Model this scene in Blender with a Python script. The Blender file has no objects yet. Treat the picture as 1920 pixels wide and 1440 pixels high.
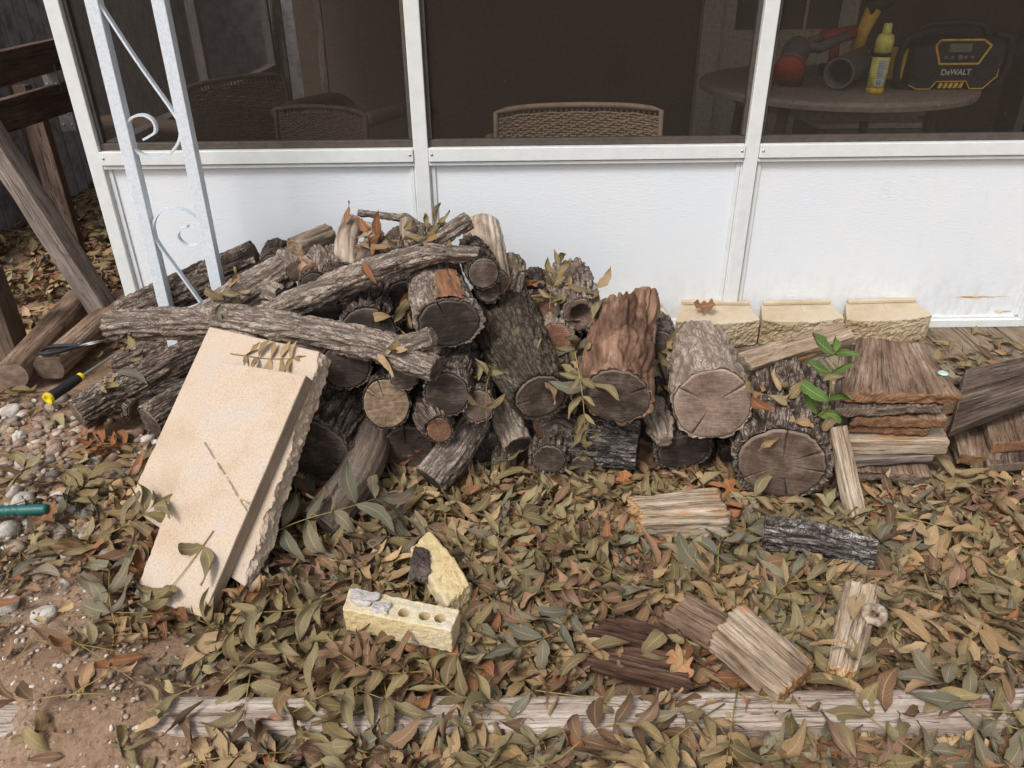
import bpy, math, random
import numpy as np
from mathutils import Vector, Matrix
from mathutils.bvhtree import BVHTree

random.seed(7)
rng = np.random.default_rng(7)
scene = bpy.context.scene
C = scene.collection

# ------------------------------------------------------------------ camera
FPX, CAM_D, CAM_H = 1442.0, 2.6, 1.235
YAW, PITCH, ROLL = [math.radians(a) for a in (0.08, 29.45, -0.66)]
def cam_axes():
    cy, sy, cp, sp = math.cos(YAW), math.sin(YAW), math.cos(PITCH), math.sin(PITCH)
    f = np.array([sy*cp, cy*cp, -sp]); r = np.array([cy, -sy, 0.0]); u = np.cross(r, f)
    cr, sr = math.cos(ROLL), math.sin(ROLL)
    return f, cr*r + sr*u, -sr*r + cr*u
CF, CR, CU = cam_axes()
CP = np.array([0.0, -CAM_D, CAM_H])
cam = bpy.data.cameras.new('camera'); cam_o = bpy.data.objects.new('camera', cam); C.objects.link(cam_o)
cam.sensor_width = 36.0; cam.lens = 36.0*FPX/1920.0; cam.clip_start = 0.02; cam.clip_end = 400.0
M = Matrix(((CR[0], CU[0], -CF[0], CP[0]), (CR[1], CU[1], -CF[1], CP[1]), (CR[2], CU[2], -CF[2], CP[2]), (0, 0, 0, 1)))
cam_o.matrix_world = M
scene.camera = cam_o

# ------------------------------------------------------------------ light
SUN_EL, SUN_AZ = math.radians(52), math.radians(215)     # azimuth clockwise from +Y
world = bpy.data.worlds.new('World'); scene.world = world; world.use_nodes = True
wn = world.node_tree; wn.nodes.clear()
sky = wn.nodes.new('ShaderNodeTexSky'); sky.sky_type = 'NISHITA'; sky.sun_disc = False
sky.sun_elevation = SUN_EL; sky.sun_rotation = SUN_AZ; sky.dust_density = 4.0; sky.air_density = 1.0
hs = wn.nodes.new('ShaderNodeHueSaturation'); hs.inputs['Saturation'].default_value = 0.22
bg = wn.nodes.new('ShaderNodeBackground'); bg.inputs['Strength'].default_value = 0.135
wo = wn.nodes.new('ShaderNodeOutputWorld')
wn.links.new(sky.outputs[0], hs.inputs['Color']); wn.links.new(hs.outputs[0], bg.inputs[0]); wn.links.new(bg.outputs[0], wo.inputs[0])
sun = bpy.data.lights.new('sun', 'SUN'); sun.energy = 1.65; sun.angle = math.radians(16); sun.color = (1.0, 0.96, 0.90)
sun_o = bpy.data.objects.new('sun', sun); C.objects.link(sun_o)
sd = Vector((math.sin(SUN_AZ)*math.cos(SUN_EL), math.cos(SUN_AZ)*math.cos(SUN_EL), math.sin(SUN_EL)))
sun_o.rotation_euler = sd.to_track_quat('Z', 'Y').to_euler(); sun_o.location = (-2, -4, 5)
scene.view_settings.view_transform = 'Standard'; scene.view_settings.look = 'None'
scene.view_settings.gamma = 1.0; scene.view_settings.use_curve_mapping = False
scene.view_settings.exposure = 0.27
scene.cycles.max_bounces = 8; scene.cycles.transparent_max_bounces = 12

# ------------------------------------------------------------------ pixel <-> world
def ray(x, y): return CF + CR*((x-960)/FPX) - CU*((y-720)/FPX)
def G(x, y, z):
    d = ray(x, y); return CP + d*((z-CP[2])/d[2])
def W(x, y, Y):
    d = ray(x, y); return CP + d*((Y-CP[1])/d[1])
def scl(p): return FPX/float(np.dot(np.asarray(p)-CP, CF))
GZ = -0.086

# ------------------------------------------------------------------ noise
_p = np.random.default_rng(3).permutation(256); _p = np.concatenate([_p, _p, _p])
_g = np.random.default_rng(4).normal(size=(256, 3)); _g /= np.linalg.norm(_g, axis=1)[:, None]
def pn(P, seed=0):
    P = np.asarray(P, float) + seed*17.31
    i = np.floor(P).astype(int); f = P-i; i &= 255
    u = f*f*f*(f*(f*6-15)+10)
    out = 0.0
    for a in (0, 1):
        for b in (0, 1):
            for c in (0, 1):
                h = _p[_p[_p[(i[:, 0]+a) & 255]+((i[:, 1]+b) & 255)]+((i[:, 2]+c) & 255)]
                d = f - np.array([a, b, c])
                v = (_g[h]*d).sum(1)
                w = (u[:, 0] if a else 1-u[:, 0])*(u[:, 1] if b else 1-u[:, 1])*(u[:, 2] if c else 1-u[:, 2])
                out = out + v*w
    return out
def fbm(P, seed=0, o=3):
    P = np.asarray(P, float); s = 0.0; a = 1.0
    for k in range(o): s = s + a*pn(P*(2**k), seed+k*5); a *= 0.5
    return s

# ------------------------------------------------------------------ object helpers
SOLID = []            # (verts, faces) in world space for dropping leaves
def mesh(name, V, F, mat=None, attrs=None, smooth=False, uv=None):
    me = bpy.data.meshes.new(name)
    me.from_pydata(np.asarray(V).tolist(), [], F if isinstance(F, list) else np.asarray(F).tolist())
    if attrs:
        for k, a in attrs.items():
            a = np.asarray(a, float)
            if a.ndim == 1:
                at = me.attributes.new(k, 'FLOAT', 'POINT'); at.data.foreach_set('value', a.ravel())
            else:
                at = me.attributes.new(k, 'FLOAT_VECTOR', 'POINT'); at.data.foreach_set('vector', a.ravel())
    if smooth: me.polygons.foreach_set('use_smooth', [True]*len(me.polygons))
    if mat: me.materials.append(mat)
    me.update()
    return me
def obj(name, me, parent=None, loc=(0, 0, 0)):
    o = bpy.data.objects.new(name, me); C.objects.link(o); o.location = loc
    if parent: o.parent = parent
    return o
def empty(name, loc, label, cat, group=None):
    o = bpy.data.objects.new(name, None); C.objects.link(o); o.location = tuple(loc); o.empty_display_size = 0.05
    return tag(o, label, cat, group)
def tag(o, label, cat, group=None):
    o['label'] = label; o['category'] = cat
    if group: o['group'] = group
    return o
def part(name, root, V, F, mat, attrs=None, smooth=False, solid=False, parent=None):
    """mesh given in WORLD space, stored relative to its root"""
    V = np.asarray(V, float)
    if solid: SOLID.append((V.copy(), [list(f) for f in F]))
    base = np.array(root.location) if root else np.zeros(3)
    p = parent or root
    o = obj(name, mesh(name, V-base, F, mat, attrs, smooth), None)
    if p:
        o.parent = p
    if p is None: o.location = (0, 0, 0)
    return o
def solid_top(name, V, F, mat, label, cat, group=None, attrs=None, smooth=False):
    V = np.asarray(V, float); b = np.array([V[:, 0].mean(), V[:, 1].mean(), V[:, 2].min()])
    SOLID.append((V.copy(), [list(f) for f in F]))
    o = obj(name, mesh(name, V-b, F, mat, attrs, smooth), None, tuple(b))
    return tag(o, label, cat, group)
def box(x0, x1, y0, y1, z0, z1):
    V = np.array([[x, y, z] for x in (x0, x1) for y in (y0, y1) for z in (z0, z1)], float)
    F = [[0, 1, 3, 2], [4, 6, 7, 5], [0, 4, 5, 1], [2, 3, 7, 6], [0, 2, 6, 4], [1, 5, 7, 3]]
    return V, F
def bevbox(x0, x1, y0, y1, z0, z1, b=0.003):
    n = 2
    return rbox((x0, x1), (y0, y1), (z0, z1), (2, 2, 2), b)
def lines(h, n, b):
    b = min(b, h*0.49)
    a = np.linspace(-h+b, h-b, max(n, 2)); return np.concatenate([[-h, -h+b*0.35], a, [h-b*0.35, h]])
def rbox(xr, yr, zr, div, b):
    """rounded box with a grid on each side; returns V, F, local coords in metres"""
    c = np.array([(xr[0]+xr[1])/2, (yr[0]+yr[1])/2, (zr[0]+zr[1])/2]); h = np.array([(xr[1]-xr[0])/2, (yr[1]-yr[0])/2, (zr[1]-zr[0])/2])
    L = [lines(h[k], div[k], b) for k in range(3)]
    V = {}; Vs = []; F = []
    def vid(i, j, k):
        key = (i, j, k)
        if key not in V:
            V[key] = len(Vs); Vs.append((L[0][i], L[1][j], L[2][k]))
        return V[key]
    n = [len(l) for l in L]
    for i in range(n[0]-1):
        for j in range(n[1]-1):
            F.append([vid(i, j, 0), vid(i, j+1, 0), vid(i+1, j+1, 0), vid(i+1, j, 0)])
            F.append([vid(i, j, n[2]-1), vid(i+1, j, n[2]-1), vid(i+1, j+1, n[2]-1), vid(i, j+1, n[2]-1)])
    for i in range(n[0]-1):
        for k in range(n[2]-1):
            F.append([vid(i, 0, k), vid(i+1, 0, k), vid(i+1, 0, k+1), vid(i, 0, k+1)])
            F.append([vid(i, n[1]-1, k), vid(i, n[1]-1, k+1), vid(i+1, n[1]-1, k+1), vid(i+1, n[1]-1, k)])
    for j in range(n[1]-1):
        for k in range(n[2]-1):
            F.append([vid(0, j, k), vid(0, j, k+1), vid(0, j+1, k+1), vid(0, j+1, k)])
            F.append([vid(n[0]-1, j, k), vid(n[0]-1, j+1, k), vid(n[0]-1, j+1, k+1), vid(n[0]-1, j, k+1)])
    P = np.array(Vs); bb = np.minimum(b, h*0.49)
    q = np.clip(P, -h+bb, h-bb); d = P-q; dn = np.linalg.norm(d/bb, axis=1)
    m = dn > 1e-6
    P[m] = q[m] + d[m]/dn[m][:, None]
    return P+c, F
def warp(P, h, K):
    """map a box of half sizes h centred on 0 to eight corners K[x][y][z]"""
    t = P/np.asarray(h)/2+0.5; out = 0
    for a in (0, 1):
        for b in (0, 1):
            for c in (0, 1):
                w = (t[:, 0] if a else 1-t[:, 0])*(t[:, 1] if b else 1-t[:, 1])*(t[:, 2] if c else 1-t[:, 2])
                out = out + w[:, None]*np.asarray(K[a][b][c], float)
    return out
def tube(pts, r, n=8, cap=True, flat=None, up=(0, 0, 1)):
    """sweep; r scalar or list; flat=(w,t) makes a flat bar (w along 'up')"""
    pts = np.asarray(pts, float); m = len(pts); r = np.broadcast_to(np.asarray(r, float), (m,))
    T = np.gradient(pts, axis=0); T /= np.linalg.norm(T, axis=1)[:, None]+1e-12
    up = np.asarray(up, float)
    nrm = np.cross(up, T[0]);
    if np.linalg.norm(nrm) < 1e-3: nrm = np.cross((1, 0, 0.1), T[0])
    nrm /= np.linalg.norm(nrm); V = []
    for i in range(m):
        if flat is not None:
            nn = np.cross(up, T[i]); nn /= np.linalg.norm(nn)+1e-12; bb = up
            for a, b in ((-1, -1), (1, -1), (1, 1), (-1, 1)): V.append(pts[i]+nn*a*flat[1]/2+bb*b*flat[0]/2)
        else:
            nrm = nrm-T[i]*np.dot(nrm, T[i]); nrm /= np.linalg.norm(nrm)+1e-12; b2 = np.cross(T[i], nrm)
            for k in range(n):
                a = 2*math.pi*k/n; V.append(pts[i]+r[i]*(math.cos(a)*nrm+math.sin(a)*b2))
    n2 = 4 if flat is not None else n
    F = [[i*n2+k, i*n2+(k+1) % n2, (i+1)*n2+(k+1) % n2, (i+1)*n2+k] for i in range(m-1) for k in range(n2)]
    if cap: F.append([k for k in range(n2)][::-1]); F.append([(m-1)*n2+k for k in range(n2)])
    return np.array(V), F
def lathe(prof, c, n=24, axis=None):
    """profile (r, h) swung round +Z through c (or round an axis frame)"""
    V = []; 
    ex, ey, ez = (np.array([1, 0, 0]), np.array([0, 1, 0]), np.array([0, 0, 1])) if axis is None else axis
    for r, h in prof:
        for k in range(n):
            a = 2*math.pi*k/n; V.append(np.asarray(c)+ez*h+r*(math.cos(a)*ex+math.sin(a)*ey))
    F = [[i*n+k, i*n+(k+1) % n, (i+1)*n+(k+1) % n, (i+1)*n+k] for i in range(len(prof)-1) for k in range(n)]
    F.append(list(range(n))[::-1]); F.append([(len(prof)-1)*n+k for k in range(n)])
    return np.array(V), F
def frame_of(d):
    d = np.asarray(d, float); d = d/np.linalg.norm(d); a = np.array([0, 0, 1.0]) if abs(d[2]) < 0.9 else np.array([1.0, 0, 0])
    x = np.cross(a, d); x /= np.linalg.norm(x); return x, np.cross(d, x), d
def join(lst):
    V = []; F = []; o = 0
    for v, f in lst:
        V.append(np.asarray(v)); F += [[i+o for i in q] for q in f]; o += len(v)
    return np.concatenate(V), F
def spline(pts, n):
    pts = np.asarray(pts, float); m = len(pts)
    Pp = np.concatenate([[2*pts[0]-pts[1]], pts, [2*pts[-1]-pts[-2]]]); out = []
    for t in np.linspace(0, m-1-1e-6, n):
        i = int(t); f = t-i; a, b, c, d = Pp[i], Pp[i+1], Pp[i+2], Pp[i+3]
        out.append(0.5*(2*b+(c-a)*f+(2*a-5*b+4*c-d)*f*f+(3*b-a-3*c+d)*f**3))
    return np.array(out)

# ------------------------------------------------------------------ materials
def lin(c):
    return tuple(((v/255)/12.92 if v/255 <= 0.04045 else ((v/255+0.055)/1.055)**2.4) for v in c)+(1.0,)
class NT:
    def __init__(s, name, rough=0.8, spec=0.3):
        s.m = bpy.data.materials.new(name); s.m.use_nodes = True; s.t = s.m.node_tree
        s.b = s.t.nodes['Principled BSDF']; s.b.inputs['Roughness'].default_value = rough
        s.b.inputs['Specular IOR Level'].default_value = spec
    def n(s, t, ins=None, **pr):
        nd = s.t.nodes.new('ShaderNode'+t)
        for k, v in pr.items(): setattr(nd, k, v)
        for k, v in (ins or {}).items():
            sk = nd.inputs[k]
            if isinstance(v, bpy.types.NodeSocket): s.t.links.new(v, sk)
            else: sk.default_value = v
        return nd
    def attr(s, name, out='Vector'): return s.n('Attribute', attribute_name=name).outputs[out]
    def scale(s, v, sc, loc=None):
        nd = s.n('Mapping', {'Vector': v, 'Scale': sc})
        if loc is not None:
            if isinstance(loc, bpy.types.NodeSocket): s.t.links.new(loc, nd.inputs['Location'])
            else: nd.inputs['Location'].default_value = loc
        return nd.outputs[0]
    def noise(s, v, sc, det=4, rough=0.6, dist=0.0):
        return s.n('TexNoise', {'Vector': v, 'Scale': sc, 'Detail': det, 'Roughness': rough, 'Distortion': dist}).outputs['Fac']
    def ramp(s, f, stops, interp='LINEAR'):
        nd = s.n('ValToRGB', {'Fac': f}); cr = nd.color_ramp; cr.interpolation = interp
        while len(cr.elements) < len(stops): cr.elements.new(0.5)
        for e, (p, c) in zip(cr.elements, stops): e.position = p; e.color = c if len(c) == 4 else lin(c)
        return nd.outputs[0]
    def fac(s, f, a, b):
        return s.n('MapRange', {'Value': f, 'From Min': a, 'From Max': b, 'To Min': 0.0, 'To Max': 1.0}).outputs[0]
    def mix(s, f, a, b, mode='MIX'):
        nd = s.n('Mix', data_type='RGBA', blend_type=mode)
        for k, v in ((0, f), (6, a), (7, b)):
            sk = nd.inputs[k]
            if isinstance(v, bpy.types.NodeSocket): s.t.links.new(v, sk)
            else: sk.default_value = v if k == 0 else (v if len(v) == 4 else lin(v))
        return nd.outputs[2]
    def math(s, op, a, b=0.0):
        nd = s.n('Math', operation=op)
        for k, v in ((0, a), (1, b)):
            if isinstance(v, bpy.types.NodeSocket): s.t.links.new(v, nd.inputs[k])
            else: nd.inputs[k].default_value = v
        return nd.outputs[0]
    def rnd(s): return s.n('ObjectInfo').outputs['Random']
    def rndvec(s):
        r = s.rnd(); return s.n('CombineXYZ', {0: s.math('MULTIPLY', r, 37.0), 1: s.math('MULTIPLY', r, 91.0), 2: s.math('MULTIPLY', r, 53.0)}).outputs[0]
    def bump(s, h, strength=0.5, dist=0.002, prev=None):
        nd = s.n('Bump', {'Height': h, 'Strength': strength, 'Distance': dist})
        if prev is not None: s.t.links.new(prev, nd.inputs['Normal'])
        return nd.outputs[0]
    def out(s, col=None, normal=None, rough=None):
        for k, v in (('Base Color', col), ('Normal', normal), ('Roughness', rough)):
            if v is None: continue
            if isinstance(v, bpy.types.NodeSocket): s.t.links.new(v, s.b.inputs[k])
            else: s.b.inputs[k].default_value = v if k != 'Base Color' or len(v) == 4 else lin(v)
        return s.m
MAT = {}
def bark_mat(name, furrow, mid, ridge, lichen=None, lich=0.0, rough=0.95, crack=1.0):
    t = NT(name, rough, 0.12)
    bk = t.attr('bk'); h = t.attr('h', 'Fac'); rv = t.rndvec()
    v = t.scale(bk, (1, 1, 0.20), rv); v2 = t.scale(bk, (1, 1, 0.55), rv)
    warp_ = t.n('VectorMath', {0: v, 1: t.n('VectorMath', {0: t.n('TexNoise', {'Vector': bk, 'Scale': 40.0, 'Detail': 2.0}).outputs['Color'], 'Scale': 0.012}, operation='SCALE').outputs[0]}, operation='ADD').outputs[0]
    c1 = t.math('ABSOLUTE', t.math('SUBTRACT', t.noise(warp_, 85, 2, 0.5), 0.5)); c2 = t.math('ABSOLUTE', t.math('SUBTRACT', t.noise(v2, 120, 2, 0.5), 0.5))
    ck = t.math('MINIMUM', t.fac(c1, 0.0, 0.075), t.math('ADD', t.fac(c2, 0.0, 0.05), 0.25))      # 0 in the furrows
    n1 = t.noise(v, 150, 5, 0.68); n2 = t.noise(t.scale(bk, (1, 1, 0.6), rv), 12, 4, 0.6); n3 = t.noise(bk, 330, 3, 0.75)
    f = t.math('ADD', t.math('MULTIPLY', t.math('SUBTRACT', n1, 0.5), 1.5), t.math('MULTIPLY', n2, 1.0))
    c = t.ramp(f, [(0.22, mid), (0.72, ridge)])
    fur = t.math('MULTIPLY', t.math('SUBTRACT', 1.0, t.math('MULTIPLY', ck, t.fac(h, 0.05, 0.55))), 0.9*crack)
    c = t.mix(fur, c, furrow)
    if lichen:
        l = t.math('MULTIPLY', t.fac(t.noise(t.scale(bk, (1, 1, 0.5), rv), 24, 6, 0.75), 0.60-lich, 0.72-lich), t.fac(n3, 0.40, 0.60))
        c = t.mix(t.math('MULTIPLY', l, t.fac(ck, 0.2, 0.8)), c, lichen)
    c = t.mix(0.5, c, t.ramp(n3, [(0.32, (150, 146, 142)), (0.62, (255, 255, 255))]), 'MULTIPLY')
    nb = t.bump(n3, 0.5, 0.003, t.bump(ck, 0.8*crack, 0.005))
    MAT[name] = t.out(c, nb)
bark_mat('bark_grey', (80, 67, 60), (136, 121, 110), (182, 167, 154), (206, 197, 186), 0.06, crack=0.85)
bark_mat('bark_brown', (58, 47, 42), (116, 100, 90), (164, 148, 135), (190, 180, 168), 0.08)
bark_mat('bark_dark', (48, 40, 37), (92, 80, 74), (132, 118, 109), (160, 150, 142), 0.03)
bark_mat('bark_moss', (42, 36, 32), (78, 69, 62), (112, 101, 88), (140, 132, 104), 0.07, crack=0.8)
bark_mat('bark_pale', (92, 77, 68), (156, 137, 122), (196, 178, 162), (216, 208, 198), 0.10, crack=0.6)
bark_mat('bark_smooth', (78, 64, 56), (112, 96, 86), (142, 126, 114), (150, 138, 128), 0.0, crack=0.35)
bark_mat('bark_char', (48, 43, 41), (96, 88, 83), (142, 133, 127), (200, 196, 190), 0.10)
def bare_mat(name, a, b, c, d):
    t = NT(name, 0.85, 0.2); bk = t.attr('bk')
    v = t.scale(bk, (1, 1, 0.10), t.rndvec())
    n1 = t.noise(v, 95, 5, 0.62); n2 = t.noise(t.scale(bk, (1, 1, 0.45), t.rndvec()), 13, 5, 0.6, 0.6); n3 = t.noise(bk, 240, 2)
    col = t.ramp(n2, [(0.30, a), (0.46, b), (0.58, c), (0.72, d)])
    col = t.mix(0.75, col, t.ramp(n1, [(0.32, (120, 110, 104)), (0.62, (255, 255, 255))]), 'MULTIPLY')
    MAT[name] = t.out(col, t.bump(n3, 0.4, 0.001, t.bump(n1, 0.8, 0.003)))
bare_mat('bare_red', (82, 62, 52), (128, 98, 80), (160, 128, 106), (210, 192, 172))
bare_mat('bare_pale', (132, 112, 98), (176, 158, 140), (200, 184, 168), (216, 206, 194))
bare_mat('bare_grey', (104, 90, 80), (140, 124, 110), (164, 148, 132), (190, 178, 164))
bare_mat('bare_orange', (108, 84, 70), (150, 108, 80), (172, 124, 92), (186, 170, 158))
def cut_mat(name, dark, mid, light, ring=0.5):
    t = NT(name, 0.85, 0.2); bk = t.attr('bk')
    w = t.noise(bk, 22, 4, 0.6)
    r = t.n('VectorMath', {0: bk}, operation='LENGTH').outputs['Value']
    rr = t.math('ADD', t.math('MULTIPLY', r, 320.0), t.math('MULTIPLY', w, 7.0))
    rings = t.math('SINE', rr)
    saw = t.noise(t.scale(bk, (0.07, 1, 1), t.rndvec()), 300, 4, 0.65)      # chain-saw marks run one way
    blot = t.noise(t.scale(bk, (1, 1, 1), t.rndvec()), 16, 5, 0.65)
    ang = t.n('TexGradient', {'Vector': bk}, gradient_type='RADIAL').outputs['Fac']
    spokes = t.noise(t.n('CombineXYZ', {0: t.math('MULTIPLY', ang, 90.0), 1: t.math('MULTIPLY', r, 8.0), 2: t.math('MULTIPLY', t.rnd(), 40.0)}).outputs[0], 1.0, 3, 0.6)
    f = t.math('ADD', t.math('MULTIPLY', blot, 0.75), t.math('MULTIPLY', saw, 0.45))
    f = t.math('ADD', f, t.math('MULTIPLY', rings, 0.022*ring))
    f = t.math('ADD', f, t.math('MULTIPLY', t.math('SUBTRACT', spokes, 0.5), 0.22*ring))
    c = t.ramp(f, [(0.40, dark), (0.60, mid), (0.82, light)])
    sc_ = t.fac(t.noise(t.scale(bk, (1, 1, 1), t.rndvec()), 45, 6, 0.8), 0.62, 0.72)
    c = t.mix(t.math('MULTIPLY', sc_, 0.4), c, light)
    c = t.mix(0.45, c, t.ramp(t.noise(bk, 260, 4, 0.8), [(0.36, (118, 110, 106)), (0.56, (255, 255, 255))]), 'MULTIPLY')
    rq = t.attr('rq', 'Fac'); c = t.mix(t.math('MULTIPLY', t.fac(rq, 0.93, 0.985), 0.55), c, light)
    nb = t.bump(rings, 0.2, 0.0006, t.bump(spokes, 0.4, 0.0012, t.bump(saw, 0.7, 0.0015)))
    MAT[name] = t.out(c, nb)
cut_mat('cut_dark', (54, 45, 40), (84, 72, 64), (136, 122, 110), 0.5)
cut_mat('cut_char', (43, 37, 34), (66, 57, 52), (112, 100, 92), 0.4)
cut_mat('cut_tan', (84, 68, 56), (128, 107, 87), (170, 150, 126), 1.6)
cut_mat('cut_pale', (92, 76, 66), (134, 114, 101), (176, 156, 140), 0.7)
cut_mat('cut_rust', (92, 64, 51), (128, 94, 75), (164, 132, 110), 0.8)
cut_mat('cut_brown', (72, 58, 50), (106, 88, 77), (150, 131, 116), 0.7)
def wood_mat(name, cols, dark=(120, 108, 100), sc=1.0, rot=0.0, rotcol=(126, 78, 46)):
    """grain runs along bk.x"""
    t = NT(name, 0.85, 0.2); bk = t.attr('bk'); rv = t.rndvec()
    v = t.scale(bk, (0.05, 1, 1), rv)
    g = t.noise(v, 190*sc, 5, 0.62, 0.4); g2 = t.noise(v, 38*sc, 5, 0.65, 1.2); bl = t.noise(t.scale(bk, (0.35, 1, 1), rv), 13, 6, 0.68); fn = t.noise(t.scale(bk, (0.12, 1, 1), rv), 620, 3, 0.7)
    f = t.math('ADD', t.math('MULTIPLY', g2, 0.45), t.math('MULTIPLY', bl, 0.55))
    n = len(cols); c = t.ramp(f, [(0.37+0.26*i/(n-1), k) for i, k in enumerate(cols)])
    c = t.mix(0.42, c, t.ramp(g, [(0.33, dark), (0.52, (255, 255, 255))]), 'MULTIPLY')
    c = t.mix(0.35, c, t.ramp(fn, [(0.35, (130, 122, 116)), (0.6, (255, 255, 255))]), 'MULTIPLY')
    ln = t.math('ABSOLUTE', t.math('SUBTRACT', t.noise(t.scale(bk, (0.035, 1, 1), rv), 85*sc, 3, 0.55, 0.3), 0.5)); lk = t.fac(ln, 0.002, 0.016)
    c = t.mix(t.math('MULTIPLY', t.math('SUBTRACT', 1.0, lk), 0.40), c, tuple(int(v_*0.62) for v_ in cols[0]))
    if rot > 0:
        c = t.mix(t.fac(t.noise(t.scale(bk, (0.3, 1, 1), rv), 17, 6, 0.7), 0.66-rot*0.3, 0.74-rot*0.2), c, rotcol)
    MAT[name] = t.out(c, t.bump(lk, 0.8, 0.004, t.bump(g, 0.8, 0.003)))
wood_mat('wood_weathered', [(118, 98, 82), (164, 142, 120), (192, 172, 150), (208, 194, 176)], rot=0.20, rotcol=(168, 122, 78))
wood_mat('wood_grey', [(104, 94, 88), (132, 120, 112), (160, 148, 138)], (110, 100, 96))
wood_mat('wood_brown', [(92, 74, 62), (126, 102, 85), (156, 132, 112), (190, 172, 154)], (120, 106, 96), rot=0.12, rotcol=(112, 74, 50))
wood_mat('wood_dark', [(62, 50, 44), (90, 76, 68), (116, 100, 90), (168, 150, 132)], (96, 84, 78))
wood_mat('wood_lumber', [(84, 70, 62), (108, 91, 80), (130, 111, 98)], (150, 138, 130))
wood_mat('wood_tan', [(122, 92, 62), (168, 128, 86), (196, 160, 116), (210, 186, 152)], (108, 84, 66), rot=0.2, rotcol=(140, 84, 46))
wood_mat('wood_timber', [(132, 114, 102), (174, 157, 144), (194, 180, 168), (204, 193, 183)], (150, 136, 126), rot=0.06, rotcol=(150, 116, 88))
wood_mat('wood_barkbrown', [(48, 34, 29), (78, 56, 46), (104, 78, 64), (120, 94, 78)], (100, 82, 74), rot=0.1, rotcol=(96, 48, 34))
wood_mat('wood_deck', [(112, 98, 82), (146, 130, 110), (168, 152, 130)], (130, 118, 104))
def endgrain_mat(name, a, b):
    t = NT(name, 0.85, 0.2); bk = t.attr('bk')
    d = t.n('VectorMath', {0: t.scale(bk, (0.0, 1, 1)), 1: (0.0, 0.03, -0.07)}, operation='DISTANCE').outputs['Value']
    s = t.math('SINE', t.math('ADD', t.math('MULTIPLY', d, 760.0), t.math('MULTIPLY', t.noise(bk, 16, 3), 5.0)))
    c = t.mix(t.math('ADD', 0.25, t.math('MULTIPLY', t.fac(s, -0.8, 0.9), 0.5)), a, b)
    c = t.mix(0.7, c, t.ramp(t.noise(bk, 60, 4), [(0.3, (130, 118, 110)), (0.65, (255, 255, 255))]), 'MULTIPLY')
    MAT[name] = t.out(c, t.bump(t.noise(bk, 150, 4, 0.7), 0.6, 0.003))
endgrain_mat('endgrain_orange', (116, 84, 62), (158, 120, 90))
endgrain_mat('endgrain_grey', (98, 82, 70), (150, 132, 116))
def stone_mat(name, a, b, c, sc=1.0, bumpd=0.0015):
    t = NT(name, 0.92, 0.15); bk = t.attr('bk')
    n1 = t.noise(bk, 420*sc, 3, 0.75); n2 = t.noise(bk, 9, 4, 0.6); n3 = t.noise(bk, 1100*sc, 2, 0.8)
    col = t.ramp(n2, [(0.34, a), (0.52, b), (0.66, c)])
    col = t.mix(0.55, col, t.ramp(n1, [(0.32, (186, 180, 174)), (0.55, (255, 255, 255))]), 'MULTIPLY')
    col = t.mix(t.fac(n3, 0.66, 0.74), col, t.mix(0.5, col, (110, 92, 76)))
    MAT[name] = t.out(col, t.bump(n3, 0.5, bumpd*0.6, t.bump(n1, 0.7, bumpd)))
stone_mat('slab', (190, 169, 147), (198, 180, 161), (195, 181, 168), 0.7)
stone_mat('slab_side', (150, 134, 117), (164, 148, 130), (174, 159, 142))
stone_mat('block_top', (190, 172, 146), (202, 186, 162), (206, 192, 170))
stone_mat('block_rough', (156, 138, 110), (178, 160, 132), (194, 178, 150), 0.5, 0.004)
stone_mat('brick_yellow', (208, 184, 136), (214, 195, 152), (214, 200, 170), 0.6, 0.002)
stone_mat('brick_top', (206, 190, 156), (212, 200, 172), (214, 206, 190), 0.5, 0.002)
stone_mat('mortar', (172, 166, 164), (192, 186, 182), (206, 202, 196), 0.6, 0.003)
stone_mat('asphalt', (62, 54, 50), (84, 74, 69), (112, 101, 94), 0.35, 0.006)
def plain(name, c, rough=0.5, spec=0.4, bumpsc=None, metal=0.0, var=0.12, osc=40):
    t = NT(name, rough, spec); t.b.inputs['Metallic'].default_value = metal
    co = t.n('TexCoord').outputs['Object']
    n = t.noise(co, osc, 5, 0.65)
    d = tuple(max(0, v*(1-var*1.6)) for v in c)
    col = t.ramp(n, [(0.30, d), (0.58, c)])
    MAT[name] = t.out(col, t.bump(t.noise(co, bumpsc or 200, 3), 0.25, 0.0008))
    return MAT[name]

plain('white_alu', (220, 223, 223), 0.38, 0.5, 300, var=0.025, osc=25)
plain('white_iron', (216, 224, 232), 0.45, 0.5, 500, var=0.06, osc=140)
plain('bronze', (84, 76, 70), 0.5, 0.4)
plain('rubber_black', (34, 34, 36), 0.6, 0.4)
plain('plastic_black', (38, 36, 37), 0.5, 0.4)
plain('plastic_yellow', (250, 200, 70), 0.5, 0.4)
plain('plastic_lemon', (236, 214, 40), 0.45, 0.4)
plain('plastic_orange', (176, 66, 38), 0.5, 0.4)
plain('plastic_grey_and_dim_white', (120, 112, 108), 0.5, 0.4)  # grey plastic; also white side frame with its dimness put into the colour
plain('plastic_teal', (22, 92, 88), 0.45, 0.5)
plain('plastic_brown', (150, 110, 50), 0.6, 0.3)
plain('steel', (176, 176, 174), 0.35, 0.5, metal=0.8)
plain('galvanised', (120, 118, 118), 0.5, 0.5, metal=0.5)
plain('can_yellow', (240, 234, 120), 0.35, 0.5)
plain('can_gold', (226, 186, 40), 0.35, 0.5)
plain('label_white', (206, 206, 206), 0.6, 0.3)
plain('lcd', (110, 116, 96), 0.3, 0.5)
plain('table_top', (148, 132, 120), 0.6, 0.3)
plain('wicker', (176, 150, 124), 0.7, 0.3)
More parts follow.
